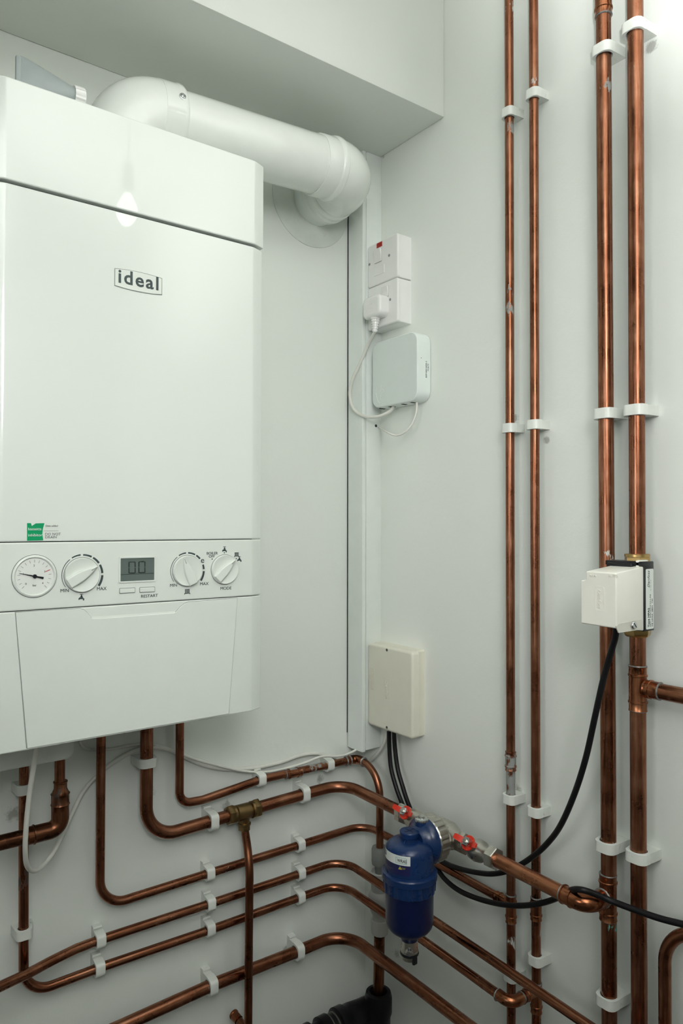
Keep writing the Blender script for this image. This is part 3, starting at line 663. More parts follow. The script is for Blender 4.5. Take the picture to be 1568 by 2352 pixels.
# ------------------------------------------------------------------ copper pipes
r15, r22 = .0075, .0110
FLUX = (.27, .28, .265); VERD = (.10, .40, .32); PAINT = (.55, .57, .54); SOOT = (.05, .035, .028)
def tube(path, r, mat, parent=None, name='tube'):
    b = bmesh.new(); sweep(b, path, r, 24); return finish(name, b, mat, parent)
def coupling(p0, p1, r, mat, parent, name='coupling', beads=(0.22, .78)):
    p0, p1 = V(p0), V(p1); Ln = (p1-p0).length; b = bmesh.new(); R_ = r+.0013
    pr2 = [(0, r*.98), (0, R_+.0004), (.0012, R_+.0004), (.0018, R_)]
    for bd in beads: h = Ln*bd; pr2 += [(h-.0018, R_), (h-.001, R_+.0011), (h+.001, R_+.0011), (h+.0018, R_)]
    pr2 += [(Ln-.0018, R_), (Ln-.0012, R_+.0004), (Ln, R_+.0004), (Ln, r*.98)]
    lathe(b, p0, p1-p0, pr2, 28); return finish(name, b, mat, parent)
def joint(p, ax, r, parent):                # grey solder fillet at the mouth of a fitting
    b = bmesh.new(); lathe(b, V(p)-V(ax).normalized()*.0012, ax, [(0, r), (.0004, r+.0010), (.0016, r+.0018), (.0026, r+.0012), (.003, r)], 24); return finish('solder_ring', b, M_SOLDER, parent)
M_SOLDER = plastic('solder', (.21, .215, .21), .5, .25, metal=.6, dirt=((.5, .5, .48), 200, .55, .7))
M_FIT = copper('fitting_copper', (.14, .048, .022), (.32, .12, .058), (.55, .26, .14), rough=(.2, .36))

def zr(y, d, py): return ZA(-d, y, py)
# four tall risers on the side wall
RY = [-.4222, -.4743]
y1t, y2t, y3t, y4t = -.4222, -.4743, -.6110, -.6600
d15, d22 = .022, .030
mr1 = copper('copper_riser_narrow', stains=[(tuple(R(1178, 1790, d15)), .035, FLUX, .15), (tuple(R(1176, 1815, d15)), .03, FLUX, .2), (tuple(R(1182, 1870, .014)), .02, VERD, .1), (tuple(R(1184, 2150, .012)), .05, PAINT, .02), (tuple(R(1178, 290, d15)), .02, FLUX, .2), (tuple(R(1182, 20, .014)), .04, PAINT, .05), (tuple(R(1180, 1370, .013)), .03, FLUX, .05), (tuple(R(1184, 700, .013)), .08, FLUX, -.05)], seed=1)
t1 = thing('copper_pipe', 'narrow copper riser standing nearest the room corner', 'pipe', (-d15, y1t, 0))
tube([(-d15, y1t, .0), (-d15, y1t, 1.2), (-d15, y1t, ZC)], r15, mr1, t1)
coupling((-d15, y1t, zr(y1t, d15, 1769)), (-d15, y1t, zr(y1t, d15, 1726)), r15, copper('fitting_fluxed', stains=[(tuple(R(1178, 1748, d15)), .035, FLUX, .1)]), t1)
ta, tb_ = zr(y1t, d15, 2118), zr(y1t, d15, 2056)
tee1 = coupling((-d15, y1t, ta), (-d15, y1t, tb_), r15, M_FIT, t1, 'tee'); joint((-d15, y1t, tb_), (0, 0, 1), r15, tee1); joint((-d15, y1t, ta), (0, 0, 1), r15, tee1)
zC = .8618
coupling((-d15, y1t+.032, zC), (-d15, y1t+.003, zC), r15, M_FIT, t1, 'tee_branch', (.3,))
mr2 = copper('copper_riser_second', stains=[(tuple(R(1228, 190, d15)), .03, PAINT, 0), (tuple(R(1238, 2130, .013)), .03, PAINT, 0), (tuple(R(1222, 2230, .02)), .02, VERD, .1), (tuple(R(1240, 2300, .014)), .03, PAINT, .0)], seed=4)
t2 = thing('copper_pipe', 'narrow copper riser second from the room corner', 'pipe', (-d15, y2t, 0))
tube([(-d15, y2t, .0), (-d15, y2t, 1.2), (-d15, y2t, ZC)], r15, mr2, t2)
c2 = coupling((-d15, y2t, zr(y2t, d15, 2112)), (-d15, y2t, zr(y2t, d15, 2062)), r15, M_FIT, t2); joint((-d15, y2t, zr(y2t, d15, 2062)), (0, 0, 1), r15, c2)
tz0, tz1 = zr(y2t, d15, 2325), zr(y2t, d15, 2258); te2 = coupling((-d15, y2t, tz0), (-d15, y2t, tz1), r15, M_FIT, t2, 'tee'); joint((-d15, y2t, tz1), (0, 0, 1), r15, te2)
mr3 = copper('copper_riser_wide', stains=[(tuple(R(1410, 1930, .02)), .03, PAINT, .05), (tuple(R(1405, 1975, .02)), .025, FLUX, .05), (tuple(R(1402, 2128, .03)), .02, VERD, .1), (tuple(R(1400, 125, .022)), .03, PAINT, -.05), (tuple(R(1418, 60, .02)), .03, PAINT, .0), (tuple(R(1400, 1275, .03)), .03, PAINT, .0), (tuple(R(1397, 200, d22)), .03, FLUX, -.05)], seed=8)
t3 = thing('copper_pipe', 'wide copper riser with a tee feeding the blue filter line', 'pipe', (-d22, y3t, 0))
tube([(-d22, y3t-.0015, .0), (-d22, y3t-.0012, 1.2), (-d22, y3t+.0022, ZC)], r22, mr3, t3)
cz = zr(y3t, d22, 37); cc3 = coupling((-d22, y3t+.0012, cz), (-d22, y3t+.0015, cz+.05), r22, M_FIT, t3); joint((-d22, y3t+.001, cz), (0, 0, 1), r22, cc3)
a0, a1 = zr(y3t, d22, 2112), zr(y3t, d22, 2008); te3 = coupling((-d22, y3t, a0), (-d22, y3t, a1), r22, M_FIT, t3, 'tee', (.16, .84)); joint((-d22, y3t, a1), (0, 0, 1), r22, te3); joint((-d22, y3t, a0), (0, 0, 1), r22, te3)
mr4 = copper('copper_riser_outer', stains=[(tuple(R(1475, 1655, .02)), .028, VERD, .05), (tuple(R(1470, 1645, .02)), .025, FLUX, .1), (tuple(R(1446, 1820, .03)), .022, VERD, .0), (tuple(R(1478, 1940, .02)), .02, VERD, .1), (tuple(R(1466, 78, .02)), .014, VERD, .25), (tuple(R(1470, 1915, .025)), .03, FLUX, .0), (tuple(R(1450, 170, .03)), .03, FLUX, -.05)], seed=12)
t4 = thing('copper_pipe', 'wide copper riser carrying the brass nuts and valve actuator', 'pipe', (-d22, y4t, 0))
tube([(-d22, y4t+.001, .0), (-d22, y4t, 1.2), (-d22, y4t-.0018, ZC)], r22, mr4, t4)
b0, b1 = zr(y4t, d22, 1632), zr(y4t, d22, 1530); te4 = coupling((-d22, y4t, b0), (-d22, y4t, b1), r22, M_FIT, t4, 'tee', (.2, .8)); joint((-d22, y4t, b1), (0, 0, 1), r22, te4); joint((-d22, y4t, b0), (0, 0, 1), r22, te4)
zk = R(1480, 1581, d22).z
te5 = coupling((-d22, y4t-.012, zk), (-d22, y4t-.034, zk), r22, M_FIT, t4, 'tee_branch', (.35,)); joint((-d22, y4t-.034, zk), (0, 1, 0), r22, te5)
o = tube([(-d22, y4t-.02, zk), (-d22, -1.3, zk)], r22, copper('copper_side_branch', stains=[(tuple(R(1525, 1577, .02)), .04, PAINT, .0)], seed=3), None, 'copper_pipe')
tag(o, 'wide copper pipe branching off below the valve actuator, leaving the picture', 'pipe')
# the pipe bending down at the frame's edge
zj = R(1568, 2140, .032).z+.008
o = tube(fillet([(-.032, -1.2, zj), (-.032, -.699, zj), (-.032, -.699, 0)], .062, 14), r15+.001, copper('copper_edge_bend', seed=5), None, 'copper_pipe')
tag(o, 'narrow copper pipe bending down beside the outermost wide riser', 'pipe')

# run A: from the boiler, across the top, round the corner and down the tundish
zA = 1.0045
mA = copper('copper_overflow', stains=[(tuple(L(715, 1762, .015)), .05, FLUX, .12), (tuple(L(740, 1750, .015)), .03, FLUX, .15), (tuple(L(670, 1768, .02)), .03, FLUX, .1), (tuple(R(896, 1890, .03)), .03, PAINT, .0)], seed=6)
tA = thing('copper_pipe', 'uppermost narrow copper run, turning down in the corner to the tundish', 'pipe', (-.44, -.022, 1.0))
xA = -.042
yo = -.1005
tube(fillet([(-.4395, -.022, 1.225), (-.4395, -.022, .9995), (-.395, -.022, .997), (-.27, -.022, 1.009), (xA-.018, -.022, zA)], [.05, .03, .05], 12), r15, mA, tA)
tube(fillet([(xA, -.022-.016, zA), (xA, yo, zA-.002), (xA, yo, zr(yo, .042, 1965))], .056, 14), r15, mA, tA)
eb = bmesh.new(); sweep(eb, fillet([(xA-.026, -.022, zA), (xA, -.022, zA), (xA, -.048, zA)], .012, 8), r15+.0018, 24); el = finish('elbow', eb, M_FIT, tA)
joint((xA-.027, -.022, zA), (1, 0, 0), r15+.0008, el); joint((xA, -.049, zA), (0, 1, 0), r15+.0008, el); joint((xA-.018, -.022, zA), (1, 0, 0), r15+.0015, el)
p0, p1 = L(655, 1779, .022), L(690, 1773, .022); cA = coupling((p0.x, -.022, 1.0065), (p1.x, -.022, 1.0055), r15, copper('fitting_fluxed2', stains=[(tuple(L(675, 1775, .015)), .03, FLUX, .1)]), tA); joint((p0.x, -.022, 1.0065), (1, 0, 0), r15, cA); joint((p1.x, -.022, 1.0055), (1, 0, 0), r15, cA)

# run B: wide, brass tee, then the filter line to the wide riser
zB = .9605
mB = copper('copper_filter_line', stains=[(tuple(L(378, 1878, .02)), .012, PAINT, .1), (tuple(R(1155, 1965, .07)), .02, PAINT, -.02)], seed=2)
tB = thing('copper_pipe', 'wide copper run from the boiler with a brass tee, reaching the filter valves', 'pipe', (-.504, -.03, .96))
tube(fillet([(-.504, -.03, 1.225), (-.504, -.03, .955), (-.39, -.03, .9580), (-.176, -.03, .9625), (-.08, -.03, .9625), (-.08, -.25, .9612)], [.088, .05, .05, .10], 14), r22, mB, tB)
bx0, bx1 = L(521, 1868, .03), L(594, 1850, .03); xm = L(561, 1860, .03).x; zT = .9593
br = bmesh.new()
lathe(br, (bx0.x+.012, -.03, zT), (1, 0, 0), [(0, .0125), (.006, .0125), (.008, .0148), (bx1.x-bx0.x-.034, .0148), (bx1.x-bx0.x-.030, .0125), (bx1.x-bx0.x-.022, .0125)], 28)
lathe(br, (xm, -.03, zT), (0, 0, -1), [(0, .0115), (.024, .0095), (.028, .0095)], 24)
bt2 = finish('brass_tee', br, M_OLDBRASS, tB)
for xx, s_ in ((bx0.x, 1), (bx1.x, -1)):
    nb = bmesh.new(); lathe(nb, (xx, -.03, zT), (s_, 0, 0), [(0, .0118), (.0005, .0165), (.0022, .0178), (.0115, .0178), (.0135, .0160)], 6, flat=.5)
    lathe(nb, (xx, -.03, zT), (s_, 0, 0), [(.012, .0155), (.0165, .0155)], 24); finish('compression_nut', nb, M_OLDBRASS, bt2)
nb = bmesh.new(); lathe(nb, (xm, -.03, zT-.024), (0, 0, -1), [(0, .0105), (.001, .0122), (.008, .0122), (.0100, .0105), (.0105, .0085)], 6, flat=.5); lathe(nb, (xm, -.03, zT-.021), (0, 0, -1), [(0, .0125), (.003, .0125)], 20); finish('compression_nut', nb, M_OLDBRASS, bt2)

# filter line beyond the filter
yV2 = R(1140, 1973, .08).y
tD = thing('copper_pipe', 'wide copper pipe from the second filter valve to the elbow by the riser', 'pipe', (-.08, -.5, .957))
tube(fillet([(-.08, yV2+.02, .9585), (-.08, y3t, .9565), (-.040, y3t, .9565)], .018, 10), r22, copper('copper_bright_tail', (.20, .075, .036), (.40, .16, .085), (.55, .26, .15), stains=[(tuple(R(1150, 1965, .07)), .02, PAINT, .0), (tuple(R(1238, 2022, .075)), .02, PAINT, -.1)], seed=9), tD)
eb = bmesh.new(); sweep(eb, fillet([(-.08, y3t+.040, .9567), (-.08, y3t, .9565), (-.043, y3t, .9565)], .020, 10), r22+.0016, 28); el = finish('elbow', eb, M_FIT, tD)
for hh in (.040, .026): lb = bmesh.new(); lathe(lb, (-.08, y3t+hh-.002, .9567), (0, 1, 0), [(0, r22+.0010), (.0008, r22+.0030), (.0024, r22+.0030), (.0032, r22+.0010)], 28); finish('elbow_bead', lb, M_FIT, el)
joint((-.08, y3t+.0415, .9567), (0, 1, 0), r22+.0005, el)
te6 = coupling((-.0440, y3t, .9565), (-.038, y3t, .9565), r22, M_FIT, t3, 'tee_branch', ()); joint((-.0445, y3t, .9565), (1, 0, 0), r22+.0012, te6)

# run C
mC = copper('copper_run_third', stains=[(tuple(L(520, 1998, .015)), .03, PAINT, .05)], seed=14)
o = tube(fillet([(-.5801, -.022, 1.225), (-.5801, -.022, .8595), (-.38, -.022, .8605), (-.10, -.020, .860), (-.019, -.020, .860), (-.0185, -.16, .8622), (-.022, -.42, .8618)], [.045, .05, .05, .062, .1], 14), r15, mC, None, 'copper_pipe')
tag(o, 'narrow copper run dropping from the boiler, below the brass tee line', 'pipe')
# run D
mD = copper('copper_run_fourth', stains=[], seed=17, rough=(.16, .34))
dD = .078
o = tube(smooth_path([L(-60, 2296, .10), L(0, 2266, .075), L(60, 2238, .052), L(120, 2206, .036), L(175, 2179, .026)], 5)+fillet([(L(229, 2158, .022).x, -.022, .8068), (-.38, -.022, .8047), (-.176, -.022, .8035), (-dD, -.022, .8035), (-dD, R(994, 2113, dD).y, R(994, 2113, dD).z), (-dD, R(1350, 2355, dD).y, R(1350, 2355, dD).z), (-dD, -.95, .776)], [.05, .05, .068, .05, .05], 14), r15, mD, None, 'copper_pipe')
tag(o, 'narrow copper run crossing in front of the risers, below the blue filter', 'pipe')
# run E
dE = .083; zE = .757
tE = thing('copper_pipe', 'narrow copper run from the far vertical, ending in a looped elbow at the second riser', 'pipe', (-.70, -.022, .757))
ye = y2t
ez = R(1165, 2300, dE).z
mE = copper('copper_run_fifth', stains=[(tuple(L(50, 2020, .02)), .04, SOOT, .1), (tuple(L(686, 2055, .015)), .014, FLUX, .1)], seed=21, rough=(.16, .34))
tube(fillet([(-.7010, -.022, 1.20), (-.7005, -.022, 1.0), (-.6985, -.022, .7595), (-.58, -.022, .761), (-.3805, -.022, .757), (-.18, -.022, .757), (-dE, -.022, .756), (-dE, R(965, 2155, dE).y, R(965, 2155, dE).z), (-dE, ye, ez), (-.03, ye, ez)], [.3, .042, .05, .05, .05, .066, .05, .016], 12), r15, mE, tE)
eb = bmesh.new(); sweep(eb, fillet([(-dE, ye+.026, ez+.001), (-dE, ye, ez), (-dE+.024, ye, ez)], .016, 10), r15+.0015, 24); el = finish('elbow', eb, M_FIT, tE)
joint((-dE, ye+.027, ez), (0, 1, 0), r15+.0006, el); joint((-dE+.025, ye, ez), (1, 0, 0), r15+.0006, el)
coupling((-dE+.03, ye, ez), (-.030, ye, ez), r15, M_FIT, te2 and t2, 'tee_branch', (.3,))
# run F
dFf = .078
o = tube(fillet([(-1.9, -.05, .655), (-.62, -.034, .655), (-.3778, -.03, .6612), (-.20, -.03, .658), (-dFf, -.03, .658), (-dFf, -.26, .6585), (-dFf, -.9, .655)], [.1, .1, .05, .098, .05], 14), r22, copper('copper_run_lowest', stains=[(tuple(L(470, 2270, .03)), .025, PAINT, .0), (tuple(R(990, 2297, .07)), .018, PAINT, .1)], seed=24), None, 'copper_pipe')
tag(o, 'wide copper run, lowest of the runs bending round the corner', 'pipe')
# drop G
gx0 = L(563, 1905, .03)
o = tube(fillet([(xm, -.03, gx0.z+.006), L(568, 1945, .040), L(573, 1995, .055), L(571, 2200, .055), L(570, 2346, .055), (L(570, 2346, .055).x, -.055, 0)], [.1, .1, .2, .2], 8), r15, copper('copper_drop', (.09, .032, .016), (.20, .075, .038), (.34, .14, .075), seed=26), None, 'copper_pipe')
tag(o, 'narrow copper drop hanging from the brass tee across the other runs', 'pipe')
tg = thing('copper_pipe', 'short copper stub with an elbow at the bottom edge beside the drop', 'pipe', L(545, 2340, .03))
tube([L(540, 2333, .012), L(562, 2362, .05)], r15, copper('copper_stub', seed=27), tg)
lb = bmesh.new(); a_, b_ = L(536, 2329, .010), L(550, 2346, .03); lathe(lb, a_, b_-a_, [(0, r15), (.0, r15+.0018), (.003, r15+.0018), (.004, r15+.001), (.018, r15+.001)], 24); finish('elbow', lb, M_FIT, tg)
# H: under the boiler, reducer and elbow leaving the picture
dHh = .1
tH = thing('copper_pipe', 'sooty copper pipe with reducer and elbow under the boiler, leaving the picture', 'pipe', (-.665, -.1, 1.04))
mH = copper('copper_sooty', (.06, .028, .018), (.16, .065, .034), (.36, .15, .08), stains=[(tuple(L(136, 1830, dHh)), .05, SOOT, .0), (tuple(L(150, 1870, dHh)), .03, SOOT, .05)], seed=30)
hv = L(134, 1880, dHh); hv.z = L(150, 1893, dHh).z; hl = L(0, 1937, dHh); hv.x = L(138, 1890, dHh).x
tube([(hv.x-.001, -dHh, 1.19), (hv.x-.001, -dHh, L(134, 1815, dHh).z)], r15, mH, tH)
lb = bmesh.new(); zz0, zz1 = L(134, 1866, dHh).z, L(134, 1795, dHh).z
lathe(lb, (hv.x, -dHh, zz0), (0, 0, 1), [(0, .0115), (.004, .0128), (.010, .0130), (.012, .0140), (.014, .0130), (.026, .0130), (.028, .0140), (.030, .0122), (.036, .0095), (.044, .0095), (.045, .0104), (zz1-zz0, .0104), (zz1-zz0, .0075)], 28); finish('reducer', lb, mH, tH)
hh = V((hv.x, -dHh, hl.z+.001)); ph = fillet([hh+V((0, 0, .040)), hh, hh-V((.046, 0, 0))], .016, 10)
lb = bmesh.new(); sweep(lb, ph, .0128, 28); el = finish('elbow', lb, mH, tH)
for xx in (.046, .036): lb = bmesh.new(); lathe(lb, hh-V((xx, 0, 0)), (-1, 0, 0), [(0, .0125), (.0008, .0142), (.0024, .0142), (.0032, .0125)], 28); finish('elbow_bead', lb, mH, el)
tube([hh-V((.03, 0, 0)), V((-1.1, -dHh, hl.z-.002))], r22, mH, tH)

# ------------------------------------------------------------------ pipe clips
def make_clip(label, pt, axis, nrm, r, group):
    """talon clip: base saddle against the wall and a strap closing over the pipe. pt = pipe centre"""
    pt = V(pt); axis = V(axis).normalized(); nrm = V(nrm).normalized(); u = nrm.cross(axis).normalized() if True else None
    c = abs(pt.dot(nrm) - (0 if True else 0)); dist = -pt.y if abs(nrm.y) > .5 else -pt.x
    hw = .0078; ro = r+.0045; ri = r+.0004
    wall = pt - nrm*dist
    t = thing('pipe_clip', label, 'pipe clip', tuple(wall), group)
    f = Frame(wall-axis*hw, u, nrm); 
    # Frame normal must run along the pipe
    sgn = 1 if f.n.dot(axis) > 0 else -1
    h1 = 2*hw*sgn
    zc = dist
    # base
    pts = [(-ro-.0015, 0.0002), (ro+.0050, 0.0002), (ro+.0050, .0100), (ro+.0022, .0112), (ro+.0016, .0085), (ro+.0006, .0085), (ro, zc-.001)]
    arc = [(ri*cos(radians(a)), zc-.001+ri*sin(radians(a))) for a in range(0, -181, -15)]
    pts += arc+[(-ro, zc-.001), (-ro-.0015, .005)]
    b = bmesh.new(); prism(b, pts, f, .0006*sgn, h1-.0006*sgn); finish('clip_base', b, M_CLIPB, t, sharp=25)
    # strap
    top = zc+r+.0032; k = ro*.70
    outer = [(-ro-.0004, zc-.003)]+[(-ro+k-k*cos(radians(a)), top-k+k*sin(radians(a))) for a in range(0, 91, 15)]+[(ro-k*.8+k*.8*sin(radians(a)), top-k*.8+k*.8*cos(radians(a))) for a in range(0, 91, 15)]+[(ro+.0012, zc-.003), (ro+.0012, zc-.007), (ro+.0002, zc-.007), (ro-.0012, zc-.001)]
    inner = [(ri*cos(radians(a)), zc+ri*sin(radians(a))) for a in range(0, 181, 12)]+[(-ri, zc-.002), (-ro+.0008, zc-.003)]
    b = bmesh.new(); prism(b, outer+inner, f, 0, h1); bmesh.ops.bevel(b, geom=[e for e in b.edges if len(e.link_faces) == 2 and e.calc_face_angle(0) > 1.2 and abs((e.verts[0].co-e.verts[1].co).normalized().dot(axis)) < .1], offset=.0005, segments=1, affect='EDGES')
    finish('clip_strap', b, M_CLIP, t, sharp=30)
G1 = 'white nylon clips on the tall risers'; G2 = 'white nylon clips on the wall runs under the boiler'
def rc(y, d, py, r, label): make_clip(label, (-d, y, ZA(-d, y, py)), (0, 0, 1), (-1, 0, 0), r, G1)
rc(y1t, d15, 261, r15, 'top pipe clip on the narrow riser nearest the corner')
rc(y1t, d15, 984, r15, 'pipe clip halfway up the narrow riser nearest the corner')
rc(y1t, d15, 1834, r15, 'pipe clip above the filter valve on the corner-side narrow riser')
rc(y1t, d15, 2240, r15, 'lowest pipe clip on the corner-side narrow riser, half hidden by a run')
rc(y2t, d15, 218, r15, 'top pipe clip on the second narrow riser')
rc(y2t, d15, 976, r15, 'pipe clip halfway up the second narrow riser')
rc(y2t, d15, 1863, r15, 'pipe clip on the second narrow riser above the rising black cable')
rc(y2t, d15, 2203, r15, 'lowest pipe clip on the second narrow riser')
rc(y3t, d22, 118, r22, 'top pipe clip on the wide riser that feeds the filter line')
rc(y3t, d22, 951, r22, 'pipe clip above the actuator, on the wide riser feeding the filter line')
rc(y3t, d22, 1942, r22, 'pipe clip just above the tee of the filter line')
rc(y3t, d22, 2296, r22, 'bottom pipe clip on the wide riser below the filter line tee')
rc(y4t, d22, 66, r22, 'top pipe clip with green stain, on the outermost wide riser')
rc(y4t, d22, 943, r22, 'pipe clip above the actuator, on the outermost wide riser')
rc(y4t, d22, 1965, r22, 'pipe clip below the branch tee, on the outermost wide riser')
def lc(px, py, z, d, r, label): q = L(px, py, d); make_clip(label, (q.x, -d, z), (1, 0, 0), (0, -1, 0), r, G2)
lc(598, 1790, 1.0088, .022, r15, 'pipe clip on the uppermost run, left of its soldered coupling')
lc(755, 1757, 1.0050, .022, r15, 'pipe clip on the uppermost run near the corner elbow')
lc(487, 1880, .9575, .03, r22, 'wide pipe clip beside the brass tee')
lc(697, 1823, .9628, .03, r22, 'wide pipe clip between the brass tee and the corner bend')
lc(480, 2005, .8605, .022, r15, 'paint-splashed pipe clip on the first narrow run below the brass tee')
lc(688, 1942, .8600, .022, r15, 'pipe clip before the corner bend, first narrow run below the brass tee')
lc(229, 2158, .8068, .022, r15, 'upper of the two clips left of the lower narrow runs')
lc(482, 2076, .8047, .022, r15, 'middle clip on the run that crosses in front of the risers')
lc(689, 2006, .8036, .022, r15, 'clip before the corner bend on the run crossing the risers')
lc(227, 2222, .7608, .022, r15, 'lower of the two clips left of the lower narrow runs')
lc(481, 2137, .7588, .022, r15, 'middle clip on the lowest narrow run')
lc(688, 2061, .7570, .022, r15, 'clip before the corner bend on the lowest narrow run')
lc(485, 2262, .6610, .03, r22, 'clip left of the copper drop on the lowest wide run')
lc(684, 2185, .6582, .03, r22, 'clip before the corner bend on the lowest wide run')
make_clip('wide pipe clip on the vertical stretch under the boiler', (-.504, -.03, L(335, 1750, .03).z), (0, 0, -1), (0, -1, 0), r22, G2)
make_clip('upper pipe clip on the left vertical pipe under the boiler', (-.7008, -.022, L(52, 1812, .022).z), (0, 0, -1), (0, -1, 0), r15, G2)
make_clip('lower pipe clip on the left vertical pipe, above its bend', (-.7000, -.022, L(48, 2144, .022).z), (0, 0, -1), (0, -1, 0), r15, G2)

# ------------------------------------------------------------------ tundish and waste
tx, ty = -.042, -.1005
tn = thing('tundish', 'grey and white plastic tundish on the corner drop pipe behind the filter', 'tundish', (tx, ty, .7))
zz = lambda py: ZA(tx, ty, py)
b = bmesh.new(); lathe(b, (tx, ty, 0), (0, 0, 1), [(zz(2010), .0095), (zz(1986), .0100), (zz(1984), .0155), (zz(1976), .0165), (zz(1950), .0165), (zz(1945), .0150), (zz(1946), .0085)], 28); finish('inlet_nut', b, M_GREY, tn)
b = bmesh.new(); lathe(b, (tx, ty, 0), (0, 0, 1), [(zz(2045), .0165), (zz(2040), .0175), (zz(2022), .0180), (zz(2012), .0200), (zz(2002), .0200), (zz(2000), .0170), (zz(2004), .0130)], 28); finish('air_gap_ring', b, M_TUND, tn)
b = bmesh.new(); lathe(b, (tx, ty, 0), (0, 0, 1), [(zz(2112), .0140), (zz(2100), .0150), (zz(2090), .0190), (zz(2078), .0230), (zz(2056), .0235), (zz(2048), .0200), (zz(2042), .0140)], 28); finish('funnel', b, M_TUND, tn)
b = bmesh.new(); lathe(b, (tx, ty, 0), (0, 0, 1), [(zz(2143), .0118), (zz(2143), .0165), (zz(2128), .0180), (zz(2112), .0180), (zz(2110), .0150), (zz(2114), .0130)], 12); finish('outlet_nut', b, M_TUND, tn)
o = tube([(tx, ty+.001, zz(2150)), (tx, ty+.004, zz(2300))], r22, copper('copper_discharge', (.09, .03, .014), (.19, .07, .03), (.32, .13, .06), seed=33), None, 'copper_pipe')
o.data.materials[0] = MATS['copper_discharge']; tag(o, 'short wide copper discharge pipe from the tundish into the black waste fitting', 'pipe')
wt = thing('waste_pipe', 'black plastic waste branch with ribbed couplings in the bottom corner', 'waste pipe', (tx, ty, 0))
b = bmesh.new(); lathe(b, (tx, ty+.004, 0), (0, 0, 1), [(0, .022), (zz(2420), .022), (zz(2400), .0245), (zz(2335), .0245), (zz(2325), .0275), (zz(2290), .0275), (zz(2280), .0250), (zz(2278), .0180), (zz(2290), .0135)], 32); finish('waste_boss', b, M_WASTE, wt)
zw = L(790, 2312, .07).z-.031
b = bmesh.new(); lathe(b, (-.04, -.07, zw+.002), (-1, 0, -.02), [(0, .024), (.03, .026), (.052, .0285), (.064, .0285), (.068, .0315), (.085, .0320), (.087, .0260), (.105, .0255), (.107, .0300), (.125, .0300), (.127, .0235), (.145, .0230), (.147, .0300), (.16, .0300), (.162, .022), (1.7, .022)], 32); finish('waste_branch', b, M_WASTE, wt)
b = bmesh.new()
for h_ in (.090, .102): lathe(b, (-.04-h_, -.07, zw), (-1, 0, -.02), [(0, .0262), (.0008, .0275), (.0022, .0275), (.003, .0262)], 32)
finish('seal_ring', b, plastic('seal_grey', (.10, .10, .085), .5), wt)

# ------------------------------------------------------------------ magnetic filter
fx, fy = -.160, -.322; PY = fy; PZ = .960
mf = thing('magnetic_filter', 'deep blue cylindrical heating filter hanging from the nickel valves', 'filter', (fx, fy, ZA(fx, fy, 2208)))
zf = lambda py: ZA(fx, fy, py)
S = .0405
zcapT = zf(1911); zsh = zf(1948)
b = bmesh.new(); lathe(b, (fx, fy, 0), (0, 0, 1), [(zf(2005), S), (zf(1951), S), (zf(1945), S*.985), (zf(1938), S*.93), (zf(1933), S*.82), (zf(1929.5), S*.65), (zf(1927.5), S*.45), (zf(1927), S*.35)], 48); body = finish('upper_housing', b, M_BLUE, mf)
b = bmesh.new(); lathe(b, (fx, fy, 0), (0, 0, 1), [(zf(1935), .0140), (zf(1922), .0140), (zf(1920), .0162), (zf(1909), .0166), (zf(1907.5), .0158), (zf(1907.5), .001)], 32)
cp = finish('fill_cap', b, M_BLUE, mf)
b = bmesh.new(); zc_ = zf(1907.5)
box(b, (fx-.010, fy-.0009, zc_-.0003), (fx+.010, fy+.0009, zc_+.0004)); box(b, (fx-.0009, fy-.010, zc_-.0003), (fx+.0009, fy+.010, zc_+.0004)); finish('cross_slot', b, M_BLUED, cp)
b = bmesh.new()
for k in range(4):
    a = radians(20+90*k); u_ = V((cos(a), sin(a), 0)); p0 = V((fx, fy, 0))
    w_ = V((-sin(a), cos(a), 0))*.0008; vs = [(.0135, zf(1922)), (.0135, zf(1933)), (.0245, zf(1933))]
    A_ = [b.verts.new(p0+u_*r_+V((0, 0, z_))+w_) for r_, z_ in vs]; B_ = [b.verts.new(p0+u_*r_+V((0, 0, z_))-w_) for r_, z_ in vs]
    b.faces.new(A_); b.faces.new(B_[::-1])
    for j in range(3): b.faces.new((A_[j], A_[(j+1) % 3], B_[(j+1) % 3], B_[j]))
finish('cap_web', b, M_BLUE, cp)
b = bmesh.new(); n = 96; lay = []
for h_, rr, rib in ((zf(2043), .0400, 0), (zf(2041), .0435, 1), (zf(2015), .0448, 1), (zf(2013), .0462, 0), (zf(2000), .0466, 0), (zf(1997), .0455, 0), (zf(1995), .0408, 0)):
    lay.append([b.verts.new(V((fx+cos(2*pi*k/n)*(rr-(.0018 if rib and (k//3) % 2 else 0)), fy+sin(2*pi*k/n)*(rr-(.0018 if rib and (k//3) % 2 else 0)), h_))) for k in range(n)])
for i in range(len(lay)-1):
    for k in range(n): b.faces.new((lay[i][k], lay[i][(k+1) % n], lay[i+1][(k+1) % n], lay[i+1][k]))
b.faces.new(lay[0][::-1]); b.faces.new(lay[-1]); finish('locking_collar', b, M_BLUE, mf, sharp=20)
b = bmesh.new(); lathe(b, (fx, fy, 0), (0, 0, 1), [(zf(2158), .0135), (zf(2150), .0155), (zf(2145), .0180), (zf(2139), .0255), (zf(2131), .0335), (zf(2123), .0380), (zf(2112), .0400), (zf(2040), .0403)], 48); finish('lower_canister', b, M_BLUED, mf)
b = bmesh.new(); lathe(b, (fx, fy, 0), (0, 0, 1), [(zf(2204), .0075), (zf(2201), .0125), (zf(2188), .0150), (zf(2181), .0150), (zf(2180), .0138), (zf(2152), .0138)], 24); dv = finish('drain_valve', b, M_NICKEL, mf)
q = (CAM-V((fx, fy, 0))); q.z = 0; q.normalize()
